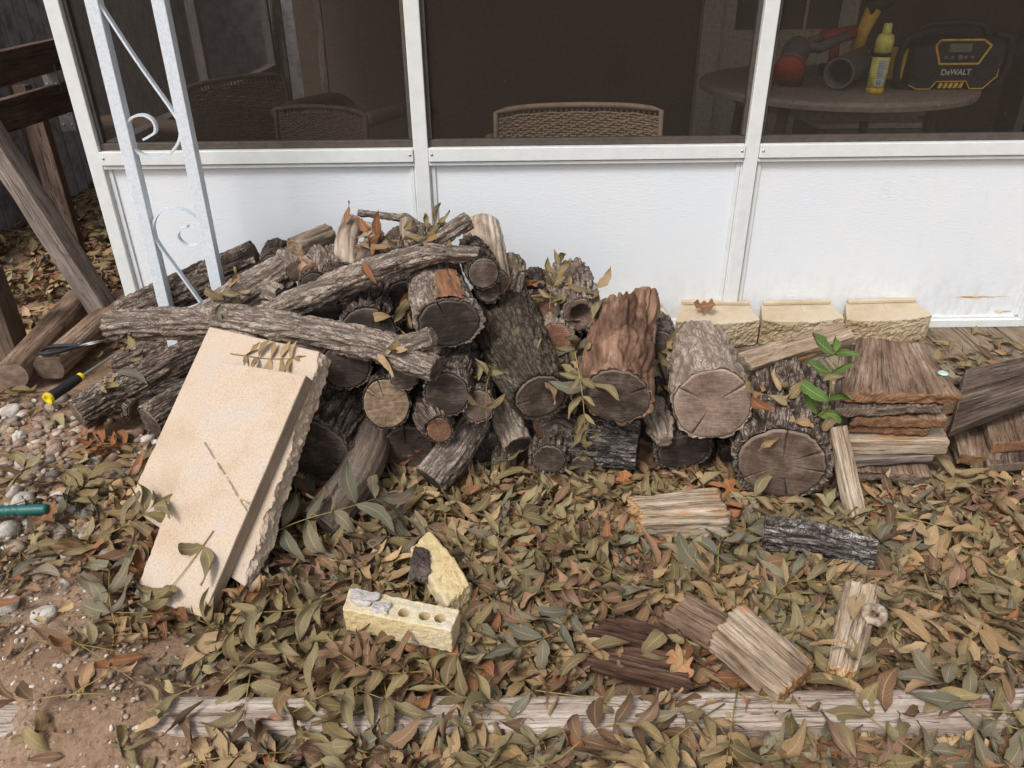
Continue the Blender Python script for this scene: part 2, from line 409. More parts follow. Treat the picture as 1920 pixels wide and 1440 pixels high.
plain('wicker_dark_and_dim', (104, 84, 70), 0.7, 0.3)  # darker chair parts; also left-bay chairs, bay shade put into the colour
plain('trim_beige', (196, 184, 166), 0.6, 0.3)
plain('wall_brown', (92, 78, 68), 0.8, 0.2)
plain('glass_dark', (40, 42, 46), 0.15, 0.5)
plain('siding_grey', (142, 138, 140), 0.85, 0.2, 60, var=0.2, osc=12)
plain('ceiling', (120, 112, 104), 0.8, 0.2)
plain('floor_board', (104, 92, 82), 0.8, 0.2)

t = NT('panel', 0.42, 0.45); co = t.n('TexCoord').outputs['Object']
v = t.scale(co, (0.45, 1, 1)); e = t.noise(v, 190, 3, 0.55, 0.4); d = t.noise(co, 3.2, 4, 0.6); d2 = t.noise(t.scale(co, (1, 1, 0.5)), 24, 5, 0.7)
col = t.mix(t.fac(d, 0.35, 0.7), (222, 228, 235), (226, 229, 232))
sep = t.n('SeparateXYZ', {0: co})
low = t.math('MULTIPLY', t.fac(sep.outputs[2], 0.26, -0.0), t.fac(d2, 0.44, 0.70))
col = t.mix(t.math('MULTIPLY', low, 0.55), col, (188, 170, 144))
scf = t.math('MULTIPLY', t.fac(t.noise(t.scale(co, (1, 1, 0.25)), 9, 6, 0.75), 0.60, 0.74), 0.30)
col = t.mix(scf, col, (196, 194, 188))
MAT['panel'] = t.out(col, t.bump(e, 0.5, 0.0022))
# rust streaks are thin film patches on the right-hand panel
t = NT('rust_film', 0.8, 0.2); co = t.n('TexCoord').outputs['Object']
n = t.noise(t.scale(co, (0.5, 1, 1)), 60, 5, 0.7)
MAT['rust_film'] = t.out(t.ramp(n, [(0.35, (226, 216, 196)), (0.55, (206, 168, 104)), (0.7, (178, 120, 52))]))

def screen_mat():
    t = NT('insect_screen', 0.9, 0.1)
    co = t.n('TexCoord').outputs['Object']
    wx = t.noise(t.scale(co, (0.04, 1, 1)), 260, 2); wz = t.noise(t.scale(co, (1, 1, 0.04)), 260, 2); bl = t.noise(co, 3.0, 4, 0.6); sp = t.noise(co, 70, 1, 0.5)
    a = t.math('ADD', 0.10, t.math('MULTIPLY', t.math('ADD', wx, wz), 0.25))
    a = t.math('ADD', a, t.math('MULTIPLY', bl, 0.16))
    a = t.math('ADD', a, t.math('MULTIPLY', t.fac(sp, 0.74, 0.80), 0.40))
    dif = t.n('BsdfDiffuse', {'Color': lin((66, 60, 55))}); tr = t.n('BsdfTransparent')
    mx = t.n('MixShader', {0: a, 1: tr.outputs[0], 2: dif.outputs[0]})
    o = t.t.nodes['Material Output']; t.t.links.new(mx.outputs[0], o.inputs['Surface'])
    MAT['screen'] = t.m
screen_mat()

t = NT('soil', 0.95, 0.1); co = t.n('TexCoord').outputs['Object']
n1 = t.noise(co, 5, 6, 0.65); n2 = t.noise(co, 90, 5, 0.7); n3 = t.noise(co, 520, 3, 0.7)
col = t.ramp(n1, [(0.32, (134, 109, 90)), (0.5, (158, 131, 109)), (0.68, (176, 152, 131))])
col = t.mix(0.6, col, t.ramp(n2, [(0.32, (150, 136, 124)), (0.62, (255, 255, 255))]), 'MULTIPLY')
col = t.mix(t.fac(n3, 0.64, 0.72), col, (186, 166, 142)); col = t.mix(t.fac(n3, 0.36, 0.30), col, (84, 62, 48))
MAT['soil'] = t.out(col, t.bump(n3, 0.5, 0.002, t.bump(n2, 0.8, 0.008)))

# ------------------------------------------------------------------ ground
def ground():
    def ax(lo, hi, st):
        a = list(np.arange(lo, hi, st)); l = [lo-s for s in (0.3, 1, 3, 8, 20, 60)][::-1]; h = [hi+s for s in (0.3, 1, 3, 8, 20, 60)]
        return np.array(l+a+h)
    xs, ys = ax(-3.0, 2.4, 0.02), ax(-2.2, 2.6, 0.02)
    X, Y = np.meshgrid(xs, ys, indexing='ij'); P = np.stack([X.ravel(), Y.ravel(), np.zeros(X.size)], 1)
    near = np.exp(-np.maximum(0, np.abs(P[:, 0])-2.6)*2)
    P[:, 2] = GZ-0.006+(0.014*fbm(P*[2.2, 2.2, 1], 1, 3)+0.006*pn(P*[9, 9, 1], 5)+0.003*fbm(P*[34, 34, 1], 7, 2))*near
    # soil heaped over the left-hand edging timber
    gx, gy = P[:, 0], P[:, 1]
    P[:, 2] += 0.050*np.exp(-(((gx+0.80)/0.15)**2+((gy+1.60)/0.075)**2)) + 0.020*np.exp(-(((gx+1.0)/0.3)**2+((gy+1.46)/0.09)**2))
    n, m = len(xs), len(ys)
    F = [[i*m+j, (i+1)*m+j, (i+1)*m+j+1, i*m+j+1] for i in range(n-1) for j in range(m-1)]
    o = obj('ground', mesh('ground', P, F, MAT['soil'], smooth=True)); o['kind'] = 'structure'
    return xs, ys, P[:, 2].reshape(n, m)
GXS, GYS, GH = ground()
def gz(x, y):
    i = min(max(np.searchsorted(GXS, x)-1, 0), len(GXS)-2); j = min(max(np.searchsorted(GYS, y)-1, 0), len(GYS)-2)
    return float(GH[i, j])

# ------------------------------------------------------------------ generic rough box pieces
def rough_piece(K, div, b, amp, fr, seed, aniso=(0.12, 1, 1), jag=0.0, jag0=0.0):
    """eight world corners; x runs along the grain. returns V, F, bk"""
    K = np.asarray(K, float)
    lx = np.linalg.norm(K[1].mean((0, 1))-K[0].mean((0, 1))); ly = np.linalg.norm(K[:, 1].mean((0, 1))-K[:, 0].mean((0, 1))); lz = np.linalg.norm(K[:, :, 1].mean((0, 1))-K[:, :, 0].mean((0, 1)))
    h = np.array([lx, ly, lz])/2
    P, F = rbox((-h[0], h[0]), (-h[1], h[1]), (-h[2], h[2]), div, b)
    bk = P.copy()
    Q = P.copy()
    nz = fbm(P*np.array(aniso)*fr, seed, 3)
    dirn = P/h; dirn = np.sign(dirn)*np.abs(dirn)**6
    Q = Q + dirn*[0.35, 1, 1]*(amp*nz)[:, None]
    if jag or jag0:
        e = fbm(P*[0.001, 90, 90], seed+9, 3)+0.5*fbm(P*[0.001, 25, 25], seed+11, 2)
        tx = P[:, 0]/h[0]
        Q[:, 0] += np.clip((tx-0.55)/0.45, 0, 1)**1.5*e*jag - np.clip((-tx-0.55)/0.45, 0, 1)**1.5*e*jag0
    return warp(Q, h, K), F, bk
def corners(o, ex, ey, ez):
    """o = centre, half-vectors"""
    o, ex, ey, ez = [np.asarray(a, float) for a in (o, ex, ey, ez)]
    return [[[o+sx*ex+sy*ey+sz*ez for sz in (-1, 1)] for sy in (-1, 1)] for sx in (-1, 1)]
def prismK(top4, down):
    """top4 = (x0y0, x1y0, x1y1, x0y1) top face corners; down = vector to the bottom face"""
    a, b, c, d = [np.asarray(q, float) for q in top4]; dn = np.asarray(down, float)
    return [[[a+dn, a], [d+dn, d]], [[b+dn, b], [c+dn, c]]]
def beam(p0, p1, w, h, mat, name, root, seed=0, up=(0, 0, 1), b=0.003, solid=False, roll=0.0, div=None, amp=0.0015):
    p0 = np.asarray(p0, float); p1 = np.asarray(p1, float); d = p1-p0; L = np.linalg.norm(d); d /= L
    s = np.cross(d, up); s /= np.linalg.norm(s); n = np.cross(s, d)
    if roll: s, n = s*math.cos(roll)+n*math.sin(roll), n*math.cos(roll)-s*math.sin(roll)
    V, F, bk = rough_piece(corners((p0+p1)/2, d*L/2, s*w/2, n*h/2), div or (24, 5, 4), b, amp, 60, seed)
    return part(name, root, V, F, MAT[mat], {'bk': bk}, True, solid)

# ------------------------------------------------------------------ deck
deck = bpy.data.objects.new('deck', None); C.objects.link(deck); deck['kind'] = 'structure'; deck.location = (0, 0, 0)
x = -1.36; k = 0
while x < 2.3:
    y0 = -0.40+random.uniform(-0.01, 0.01)
    V, F, bk = rough_piece(prismK([(x+0.003, y0, 0), (x+0.003, 0.03, 0), (x+0.138, 0.03, 0), (x+0.138, y0, 0)], (0, 0, -0.03)), (14, 6, 2), 0.004, 0.0015, 60, k)
    F = [f[::-1] for f in F]
    part('deck_plank', deck, V, F, MAT['wood_deck'], {'bk': bk}, True, True); x += 0.1435; k += 1
V, F = box(-1.36, 2.35, -0.375, -0.345, -0.12, -0.031); part('deck_joist', deck, V, F, MAT['wood_lumber'], {'bk': V})

# ------------------------------------------------------------------ screened porch
porch = empty('screened_porch', (0.3, 0.5, 0), 'white aluminium porch wall with dark insect screens above smooth white kick panels', 'porch')
def pbox(name, x0, x1, y0, y1, z0, z1, mat, b=0.002, solid=False, root=None):
    V, F = rbox((x0, x1), (y0, y1), (z0, z1), (2, 2, 2), min(b, (x1-x0)/3, (y1-y0)/3, (z1-z0)/3))
    return part(name, root or porch, V, F, MAT[mat], None, False, solid)
posts = [(-1.385, -1.340), (-0.311, -0.263), (0.780, 0.826), (1.884, 1.930)]
for a, b_ in posts:
    pbox('frame_post', a, b_, -0.026, 0.030, 0.0, 2.28, 'white_alu', 0.003, True)
    pbox('post_trim', a-0.004, b_+0.004, -0.012, -0.004, 0.032, 0.612, 'white_alu', 0.001)
for (a0, a1), (b0, b1) in zip(posts[:-1], posts[1:]):
    l, r = a1, b0
    sr_ = pbox('sill_rail', l+0.001, r-0.001, -0.032, 0.022, 0.628, 0.672, 'white_alu', 0.003, True)
    pbox('sill_lip', l+0.001, r-0.001, -0.024, 0.01, 0.614, 0.625, 'white_alu', 0.002)
    kp = pbox('kick_panel', l+0.0045, r-0.0045, -0.004, 0.004, 0.032, 0.612, 'panel', 0.001, True)
    pbox('panel_trim', l+0.005, l+0.019, -0.011, -0.0045, 0.040, 0.610, 'white_alu', 0.002)
    pbox('panel_trim', r-0.019, r-0.005, -0.011, -0.0045, 0.040, 0.610, 'white_alu', 0.002)
    pbox('base_channel', l+0.001, r-0.001, -0.030, 0.02, 0.001, 0.0305, 'white_alu', 0.002, True)
    pbox('base_lip', l+0.02, r-0.02, -0.013, -0.0045, 0.0315, 0.040, 'white_alu', 0.002)
    pbox('screen_frame', l+0.001, r-0.001, -0.010, 0.016, 0.6735, 0.695, 'bronze', 0.002)
    pbox('screen_frame', l+0.001, l+0.014, -0.008, 0.016, 0.696, 2.2, 'bronze', 0.002)
    pbox('screen_frame', r-0.014, r-0.001, -0.008, 0.016, 0.696, 2.2, 'bronze', 0.002)
    V = [[l+0.0145, 0.004, 0.6955], [r-0.0145, 0.004, 0.6955], [r-0.0145, 0.004, 2.2], [l+0.0145, 0.004, 2.2]]
    part('screen_panel', porch, V, [[0, 1, 2, 3]], MAT['screen'])
    for xx in (l+0.012, r-0.012):
        V, F = lathe([(0.0045, 0), (0.0042, 0.0015), (0.002, 0.003)], (xx, -0.032, 0.652), 10, (np.array([1, 0, 0]), np.array([0, 0, 1]), np.array([0, -1, 0])))
        part('screw', porch, V, F, MAT['steel'], parent=sr_)
    pbox('header', l+0.001, r-0.001, -0.026, 0.03, 2.201, 2.28, 'white_alu')
# porch side wall running back from the left corner
for y in (1.11, 2.22):
    pbox('side_post', -1.384, -1.341, y-0.022, y+0.022, 0.0, 2.28, 'plastic_grey_and_dim_white', 0.003)  # white post coloured grey: dimness inside the porch painted in
for y0, y1 in ((0.031, 1.087), (1.133, 2.197)):
    pbox('side_sill', -1.390, -1.335, y0, y1, 0.622, 0.672, 'plastic_grey_and_dim_white')  # white sill in the same grey, shade put into its colour
    pbox('side_panel', -1.367, -1.359, y0, y1, 0.03, 0.621, 'wall_brown', 0.001)
    part('screen_panel', porch, [[-1.363, y0, 0.673], [-1.363, y1, 0.673], [-1.363, y1, 2.2], [-1.363, y0, 2.2]], [[0, 1, 2, 3]], MAT['screen'])
pbox('roof', -1.7, 3.6, -0.5, 3.2, 2.30, 2.36, 'ceiling')
# thin rust films on the right panel
for (cx, cz, w, h) in ((1.71, 0.112, 0.16, 0.006), (1.815, 0.052, 0.05, 0.012)):
    th = np.linspace(0, 2*math.pi, 28, endpoint=False); rr = 1+0.35*np.sin(th*3+1)+0.25*np.sin(th*7)
    V = [[cx, -0.0052, cz]]+[[cx+w/2*math.cos(a)*q, -0.0052, cz+h/2*math.sin(a)*q] for a, q in zip(th, rr)]
    part('rust_streak', porch, V, [[0, 1+(i+1) % 28, 1+i] for i in range(28)], MAT['rust_film'], parent=kp)
# room behind the screens
fl = obj('porch_floor', mesh('porch_floor', *box(-1.35, 3.3, 0.031, 2.8, -0.02, 0.0), MAT['floor_board'])); fl['kind'] = 'structure'
hw = empty('house_wall', (0.8, 2.8, 0), 'brown house wall at the back of the porch behind the screens', 'wall')
pbox('wall_board', -1.35, 3.3, 2.80, 2.86, 0, 2.29, 'wall_brown', root=hw)
pbox('end_wall', 3.301, 3.36, 0.031, 2.86, 0, 2.29, 'wall_brown', root=hw)
for xx in (): pbox('batten', xx-0.018, xx+0.018, 2.785, 2.7995, 0.05, 2.25, 'wall_brown', root=hw)
# glazed door in the back wall with beige casing
dr = empty('porch_door', (1.6, 2.75, 0), 'glazed door with beige casing in the dark back wall of the porch', 'door')
a = W(1330, 100, 2.70)[0]
pbox('door_casing', a-0.06, a+0.06, 2.70, 2.783, 0.01, 2.1, 'trim_beige', root=dr)
pbox('door_leaf', a+0.065, a+0.92, 2.73, 2.783, 0.02, 2.08, 'trim_beige', root=dr)
pbox('door_glass', a+0.15, a+0.80, 2.720, 2.7285, 0.78, 1.95, 'glass_dark', root=dr)
for zz in (0.98, 1.27, 1.56): pbox('glazing_bar', a+0.15, a+0.80, 2.708, 2.7185, zz-0.01, zz+0.01, 'trim_beige', root=dr)
for xx in (0.36, 0.58): pbox('glazing_bar', a+xx-0.01, a+xx+0.01, 2.698, 2.7075, 0.78, 1.95, 'trim_beige', root=dr)
# pale poles leaning in the left bay
for k, (p0, p1, lab) in enumerate([((540, 205), (520, 40), 'pale upright strip standing deep in the porch above the left wicker chair'), ((612, 195), (600, 60), 'narrower dim strip to the right of the pale one inside the porch')]):
    q0 = W(*p0, 2.2); q1 = W(*p1, 2.3); q0[2] = 0.01
    e_ = empty('pole', q0, lab, 'pole'); d_ = q1-q0
    beam(q0, q0+d_*1.6, 0.06 if k == 0 else 0.04, 0.03, 'wood_grey', 'pole_bar', e_, k, up=(0, 1, 0), div=(6, 2, 2))

# ------------------------------------------------------------------ siding wall and dark lumber frame at the left
sid = empty('siding_wall', (-2.75, 2.4, GZ), 'dark grey grooved siding wall beyond the lumber frame, far left', 'wall')
for k, y in enumerate(np.arange(0.7, 4.6, 0.13)):
    V, F = rbox((-2.76, -2.72+random.uniform(-0.002, 0.002)), (y+0.004, y+0.126), (GZ, 2.3), (2, 3, 2), 0.005)
    part('siding_board', sid, V, F, MAT['siding_grey'])
pbox('backing', -2.80, -2.761, 0.7, 4.6, GZ, 2.3, 'siding_grey', root=sid)
pbox('return_wall', -2.719, -1.40, 4.55, 4.6, GZ, 2.3, 'siding_grey', root=sid)

fr = empty('lumber_frame', (-2.3, 1.2, GZ), 'dark brown timber frame of beams and posts with metal brackets, left of the porch', 'frame')
def wb(pa, pb, Ya, Yb, w, h, seed, name='beam', mat='wood_lumber', roll=0.0):
    a_, b_ = W(*pa, Ya), W(*pb, Yb); d_ = b_-a_
    return beam(a_-d_*0.25, b_+d_*0.12, w, h, mat, name, fr, seed, solid=False, roll=roll)
wb((0, 128), (118, 98), 0.75, 1.25, 0.045, 0.125, 1)
wb((0, 219), (136, 178), 0.70, 1.20, 0.045, 0.125, 2)
for (px, py, Yp, top, w, s) in ((97, 380, 1.75, 0.64, 0.05, 3), (126, 440, 1.30, 0.70, 0.06, 4), (149, 470, 1.14, 0.66, 0.05, 5)):
    q = W(px, py, Yp); beam((q[0], q[1], GZ-0.02), (q[0], q[1], top), w, w, 'wood_lumber', 'post', fr, s, up=(0, 1, 0), div=(16, 3, 3))
q = W(6, 560, 0.0); beam((q[0]-0.035, 0.0, GZ-0.02), (q[0]-0.035, 0.0, 0.26), 0.09, 0.09, 'wood_lumber', 'post', fr, 6, up=(0, 1, 0), div=(16, 3, 3))
for (px, py, Yp) in ((126, 225, 1.262), (96, 148, 1.10)):
    q = W(px, py, Yp); V, F = rbox((q[0]-0.035, q[0]+0.035), (Yp-0.006, Yp), (q[2]-0.05, q[2]+0.06), (2, 2, 2), 0.001); br = part('bracket', fr, V, F, MAT['galvanised'])
    for dx, dz in ((-0.02, 0.03), (0.02, 0.03), (-0.02, -0.02), (0.02, -0.02)):
        V, F = lathe([(0.006, 0), (0.005, 0.003), (0.002, 0.004)], (q[0]+dx, Yp-0.006, q[2]+dz), 8, (np.array([1, 0, 0]), np.array([0, 0, 1]), np.array([0, -1, 0])))
        part('screw', fr, V, F, MAT['steel'], parent=None).parent = br
# leaning pair of grey planks
b0 = G(211, 606, GZ+0.03); t0 = W(-40, 218, 0.42); d = t0-b0
lp = empty('leaning_plank', b0, 'weathered grey square timber leaning diagonally left of the white corner post', 'plank')
beam(b0, b0+d*1.2, 0.082, 0.082, 'wood_grey', 'plank_board', lp, 11, up=(0.5, -0.8, 0.3), div=(60, 8, 8), amp=0.004, solid=True, roll=0.75)

# ------------------------------------------------------------------ white iron column
YC = -0.35
col_o = empty('iron_column', (-1.0, YC, 0), 'white ornamental iron column of two square tubes joined by scrolls', 'column')
for xa, xb in ((-1.078, -1.092), (-0.905, -0.914)):
    V, F = rbox((-0.0175, 0.0175), (-0.0175, 0.0175), (0.0, 2.30), (2, 2, 2), 0.002)
    V = V + np.array([[xb, YC, 0]]); V[:, 0] += (xa-xb)*V[:, 2]/1.13
    part('square_tube', col_o, V, F, MAT['white_iron'], None, False, True)
def scroll(px):
    pts = spline([W(*p, YC) for p in px], 90); V, F = tube(pts, 1, flat=(0.018, 0.006), up=(0, 1, 0)); return V, F
s1 = [(120, -100), (180, -5), (255, 110), (322, 205), (338, 235), (336, 265), (315, 290), (285, 295), (258, 283), (241, 260), (238, 236), (250, 219), (272, 216), (289, 228), (292, 246), (281, 255), (270, 261)]
s2 = [(384, 576), (340, 515), (297, 455), (288, 425), (298, 400), (322, 390), (350, 396), (372, 414), (381, 438), (372, 457), (354, 461), (338, 450), (334, 438), (341, 429), (353, 424)]
for s_ in (s1, s2): V, F = scroll(s_); part('scroll_bar', col_o, V, F, MAT['white_iron'])

# ------------------------------------------------------------------ logs
def log_surface(pts, rads, amp=0.006, freq=75, stretch=0.16, seed=0, wob=0.06, oval=0.0, n_ang=None, ds=0.005, closed=(False, False)):
    pts = np.asarray(pts, float)
    L = np.linalg.norm(np.diff(pts, axis=0), axis=1).sum(); n = int(min(max(L/ds, 10), 150))
    P = spline(pts, n) if len(pts) > 2 else np.linspace(pts[0], pts[1], n)
    R = np.interp(np.linspace(0, len(rads)-1, n), np.arange(len(rads)), rads)
    for e, k in ((closed[0], 0), (closed[1], 1)):
        if e:
            t_ = np.linspace(0, 1, n) if k == 0 else np.linspace(1, 0, n)
            R = R*np.sqrt(np.clip(1-(1-np.clip(t_*L/(R.mean()*1.1), 0, 1))**2, 0.002, 1))
    rm = float(np.mean(rads)); na = n_ang or int(min(max(2*math.pi*rm/0.0038, 28), 140))
    T = np.gradient(P, axis=0); T /= np.linalg.norm(T, axis=1)[:, None]
    s = np.concatenate([[0], np.cumsum(np.linalg.norm(np.diff(P, axis=0), axis=1))])
    nx, ny, _ = frame_of(T[0]); NX = []; NY = []
    for i in range(n):
        nx = nx-T[i]*np.dot(nx, T[i]); nx /= np.linalg.norm(nx); NX.append(nx.copy()); NY.append(np.cross(T[i], nx))
    NX, NY = np.array(NX), np.array(NY)
    th = np.linspace(0, 2*math.pi, na, endpoint=False); ct, st = np.cos(th), np.sin(th)
    bk = np.stack([np.outer(np.full(n, rm), ct), np.outer(np.full(n, rm), st), np.outer(s, np.ones(na))], 2).reshape(-1, 3)
    q = bk*[1, 1, stretch]; wq = fbm(bk*[18, 18, 9], seed+40, 2)
    q = q + 0.006*wq[:, None]
    fr_ = freq*0.62
    a1 = np.abs(pn(q*fr_, seed)); a2 = np.abs(pn(bk*[fr_*0.75, fr_*0.75, fr_*0.45], seed+3))
    hgt = 1-np.exp(-(a1/0.13)**2)
    hgt = hgt*(1-0.55*np.exp(-(a2/0.07)**2))
    plate = pn(bk*[freq*0.8, freq*0.8, freq*0.35], seed+8)
    low = fbm(bk*[9, 9, 5], seed+20, 2)
    rr = np.repeat(R, na)*(1+wob*2*low)+1.35*amp*(hgt-0.75)*np.repeat(np.clip(R/rm, 0.3, 1), na)+amp*0.5*plate
    ov = 1+oval*np.cos(2*(np.tile(th, n)-seed))
    rr = rr*ov
    V = np.repeat(P, na, 0)+rr[:, None]*(np.tile(ct, n)[:, None]*np.repeat(NX, na, 0)+np.tile(st, n)[:, None]*np.repeat(NY, na, 0))
    F = [[i*na+k, i*na+(k+1) % na, (i+1)*na+(k+1) % na, (i+1)*na+k] for i in range(n-1) for k in range(na)]
    return dict(V=V, F=F, bk=bk, h=hgt, P=P, T=T, NX=NX, NY=NY, R=R, rr=rr.reshape(n, na), na=na, n=n, th=th, ct=ct, st=st)
def cut_face(S, end, seed, tilt=(0, 0), ncrack=2, inset=0.90, hollow=0.0):
    """annulus of bark (V,F,bk,h to add) and a separate disc with radial cracks"""
    i = 0 if end == 0 else S['n']-1; sg = -1 if end == 0 else 1
    c, ex, ey, ez = S['P'][i], S['NX'][i], S['NY'][i], S['T'][i]*sg
    na = S['na']; r = S['rr'][i]
    def at(rad, off): return c+(rad*S['ct'])[:, None]*ex+(rad*S['st'])[:, None]*ey+ez*np.asarray(off).reshape(-1, 1)
    kw_ = max(3, na//7); rsm = np.convolve(np.concatenate([r[-kw_:], r, r[:kw_]]), np.ones(2*kw_+1)/(2*kw_+1), 'valid'); ro = r; ri = np.minimum(0.35*r+0.65*rsm, r*1.05)*inset; R = r.mean()
    A = np.concatenate([at(ro, np.zeros(na)), at((ro+ri)/2, np.full(na, 0.001)), at(ri, np.full(na, -0.004)), at(ri*0.97, np.full(na, -0.010))])
    Fa = [[j*na+k, j*na+(k+1) % na, (j+1)*na+(k+1) % na, (j+1)*na+k] for j in range(3) for k in range(na)]
    bka = np.stack([np.tile(S['ct'], 4)*R, np.tile(S['st'], 4)*R, np.repeat([0, 0.01, 0.02, 0.03], na)], 1)
    ha = np.repeat([0.6, 0.4, 0.1, 0.1], na)
    # disc
    rs = np.random.default_rng(seed+500)
    cr = np.sort(rs.uniform(0, 2*math.pi, ncrack)); ths = list(np.linspace(0, 2*math.pi, 56, endpoint=False))
    for a in cr: ths += [a-0.035, a-0.012, a, a+0.012, a+0.035]
    ths = np.sort(np.mod(ths, 2*math.pi)); m = len(ths)
    rim = np.interp(ths, np.concatenate([S['th'], [2*math.pi]]), np.concatenate([ri, [ri[0]]]))*0.985
    ks = [0.04, 0.12, 0.25, 0.4, 0.55, 0.7, 0.82, 0.92, 0.985, 1.0]; V = []; B = []; RQ = []
    clen = rs.uniform(0.05, 0.45, ncrack)
    for kk, q in enumerate(ks):
        ct, st = np.cos(ths), np.sin(ths)
        o = np.full(m, 0.0015)
        for a, c0 in zip(cr, clen):
            da = np.abs((ths-a+math.pi) % (2*math.pi)-math.pi)
            o -= np.where(da < 0.006, 1.0, np.where(da < 0.02, 0.45, 0))*0.016*np.clip((q-c0)/0.35, 0, 1)
        if q >= 1.0: o -= 0.007
        if hollow: o -= 0.05*np.clip((hollow-q)/0.15, 0, 1)
        pb = np.stack([q*rim*ct, q*rim*st, np.full(m, 0.0)], 1)
        o += 0.0022*fbm(pb*[60, 60, 1], seed, 2)+0.006*pn(pb*[14, 14, 1], seed+2)
        V.append(c+(q*rim*ct)[:, None]*ex+(q*rim*st)[:, None]*ey+ez*o[:, None]); B.append(pb); RQ.append(np.full(m, q))
    V = np.concatenate(V); B = np.concatenate([np.concatenate(B), np.concatenate(RQ)[:, None]], 1)
    F = [[j*m+k, j*m+(k+1) % m, (j+1)*m+(k+1) % m, (j+1)*m+k] for j in range(len(ks)-1) for k in range(m)]
    F.append(list(range(m))[::-1])
    if end == 0: F = [f[::-1] for f in F]; 
    return A, Fa, bka, ha, V, F, B
LOGN = [0]
def firewood(label, ends, bark, cuts=('cut_dark', None), seed=None, name='firewood_log', cat='log', group='logs of the firewood pile', extra=(), ncrack=2, inset=0.90, hollow=0.0, closed=(False, False), **kw):
    """ends: list of (point, radius_px); cuts: material for first / last end or None"""
    LOGN[0] += 1; seed = seed if seed is not None else LOGN[0]*3
    pts = [e[0] for e in ends]; rads = [e[1]/scl(e[0]) for e in ends]
    b = np.mean(pts, 0); b[2] = min(p[2]-r for p, r in zip(pts, rads))
    root = empty(name, b, label, cat, group)
    allV, allF, allB, allH = [], [], [], []; off = 0
    def add(V, F, B, H):
        nonlocal off
        allV.append(V); allF.extend([[i+off for i in f] for f in F]); allB.append(B); allH.append(H); off += len(V)
    discs = []
    S = log_surface(pts, rads, seed=seed, closed=closed, **kw); add(S['V'], S['F'], S['bk'], S['h'])
    for e in (0, 1):
        if closed[e]: continue
        A, Fa, ba, ha, V, F, B = cut_face(S, e, seed+e, ncrack=ncrack, inset=inset, hollow=hollow if e == 0 else 0.0)
        add(A, Fa, ba, ha); discs.append((V, F, B, cuts[e] or cuts[0] or 'cut_dark'))
    for xp in extra:     # side branch: list of (point, radius_px), optional cut
        pp = [e[0] for e in xp]; rr = [e[1]/scl(e[0]) for e in xp]
        S2 = log_surface(pp, rr, seed=seed+7, **{**kw, 'oval': 0.0}); add(S2['V'], S2['F'], S2['bk']+[0.3, 0, 0], S2['h'])
        A, Fa, ba, ha, V, F, B = cut_face(S2, 1, seed+9, ncrack=1, inset=inset); add(A, Fa, ba, ha); discs.append((V, F, B, cuts[0] or 'cut_dark'))
    part('bark', root, np.concatenate(allV), allF, MAT[bark], {'bk': np.concatenate(allB), 'h': np.concatenate(allH)}, True, True)
    for V, F, B, m in discs:
        part('cut_face', root, V, F, MAT[m], {'bk': B[:, :3], 'rq': B[:, 3]}, True, True)
    return root
def P_(px, py, Y=None, z=None): return W(px, py, Y) if z is None else G(px, py, z)
ROUGH = dict(amp=0.010, freq=70, stretch=0.15)
FINE = dict(amp=0.005, freq=110, stretch=0.2)
SMOOTH = dict(amp=0.003, freq=60, stretch=0.08, wob=0.05)

# front of the pile, bottom row
firewood('wide squat log with big cracked brown cut end on the ground beside the board stack', [(P_(1466, 870, z=0.055), 92), (P_(1458, 735, z=0.075), 84)], 'bark_brown', ('cut_brown', None), ncrack=5, **ROUGH)
firewood('dark oval cut end low in the pile under the big pale log', [(P_(1282, 846, z=0.0), 50), (P_(1262, 770, z=0.015), 46)], 'bark_brown', ('cut_char', None), oval=0.12, **FINE)
firewood('log lying crosswise showing only ridged bark under the red-brown log', [(P_(1068, 822, z=0.0), 46), (P_(1196, 838, z=0.0), 46)], 'bark_char', ('cut_dark', None), amp=0.009, freq=80, stretch=0.12)
firewood('round grey-ringed cut end at the bottom centre beside white pebbles', [(P_(1030, 862, z=-0.006), 38), (P_(1030, 770, z=0.0), 36)], 'bark_brown', ('cut_dark', None), inset=0.86, **ROUGH)
firewood('short pale-streaked stub with its cut end facing down, bottom centre', [(P_(972, 836, z=0.02), 29), (P_(940, 765, z=0.075), 30)], 'bark_pale', ('cut_dark', None), **FINE)
firewood('small knobby stub with twin lobes beside the streaked stub', [(P_(924, 834, z=0.0), 27), (P_(905, 780, z=0.035), 22)], 'bark_brown', ('cut_char', None), extra=[[(P_(905, 800, z=0.03), 18), (P_(895, 806, z=0.045), 18)]], **FINE)
firewood('branch slanting down left into the leaves with a dark slit cut end', [(P_(808, 900, z=-0.015), 34), (P_(848, 850, z=0.03), 34), (P_(888, 785, z=0.07), 34)], 'bark_grey', ('cut_char', None), **FINE)
firewood('dark split cut end behind rust leaves left of the slanting branch', [(P_(762, 842, z=0.01), 55), (P_(768, 760, z=0.03), 50)], 'bark_dark', ('cut_dark', None), ncrack=4, oval=0.08, **FINE)
firewood('smooth bent branch rising from the leaves right of the stone slabs', [(P_(600, 985, z=-0.04), 40), (P_(662, 905, z=0.0), 40), (P_(694, 835, z=0.03), 38), (P_(700, 770, z=0.04), 36)], 'bark_smooth', ('cut_dark', None), amp=0.002, freq=60, stretch=0.1)
firewood('thick dark log with half-hidden black cut end beside the stone slabs', [(P_(590, 842, z=0.06), 74), (P_(655, 715, z=0.09), 68)], 'bark_brown', ('cut_dark', None), ncrack=3, **ROUGH)
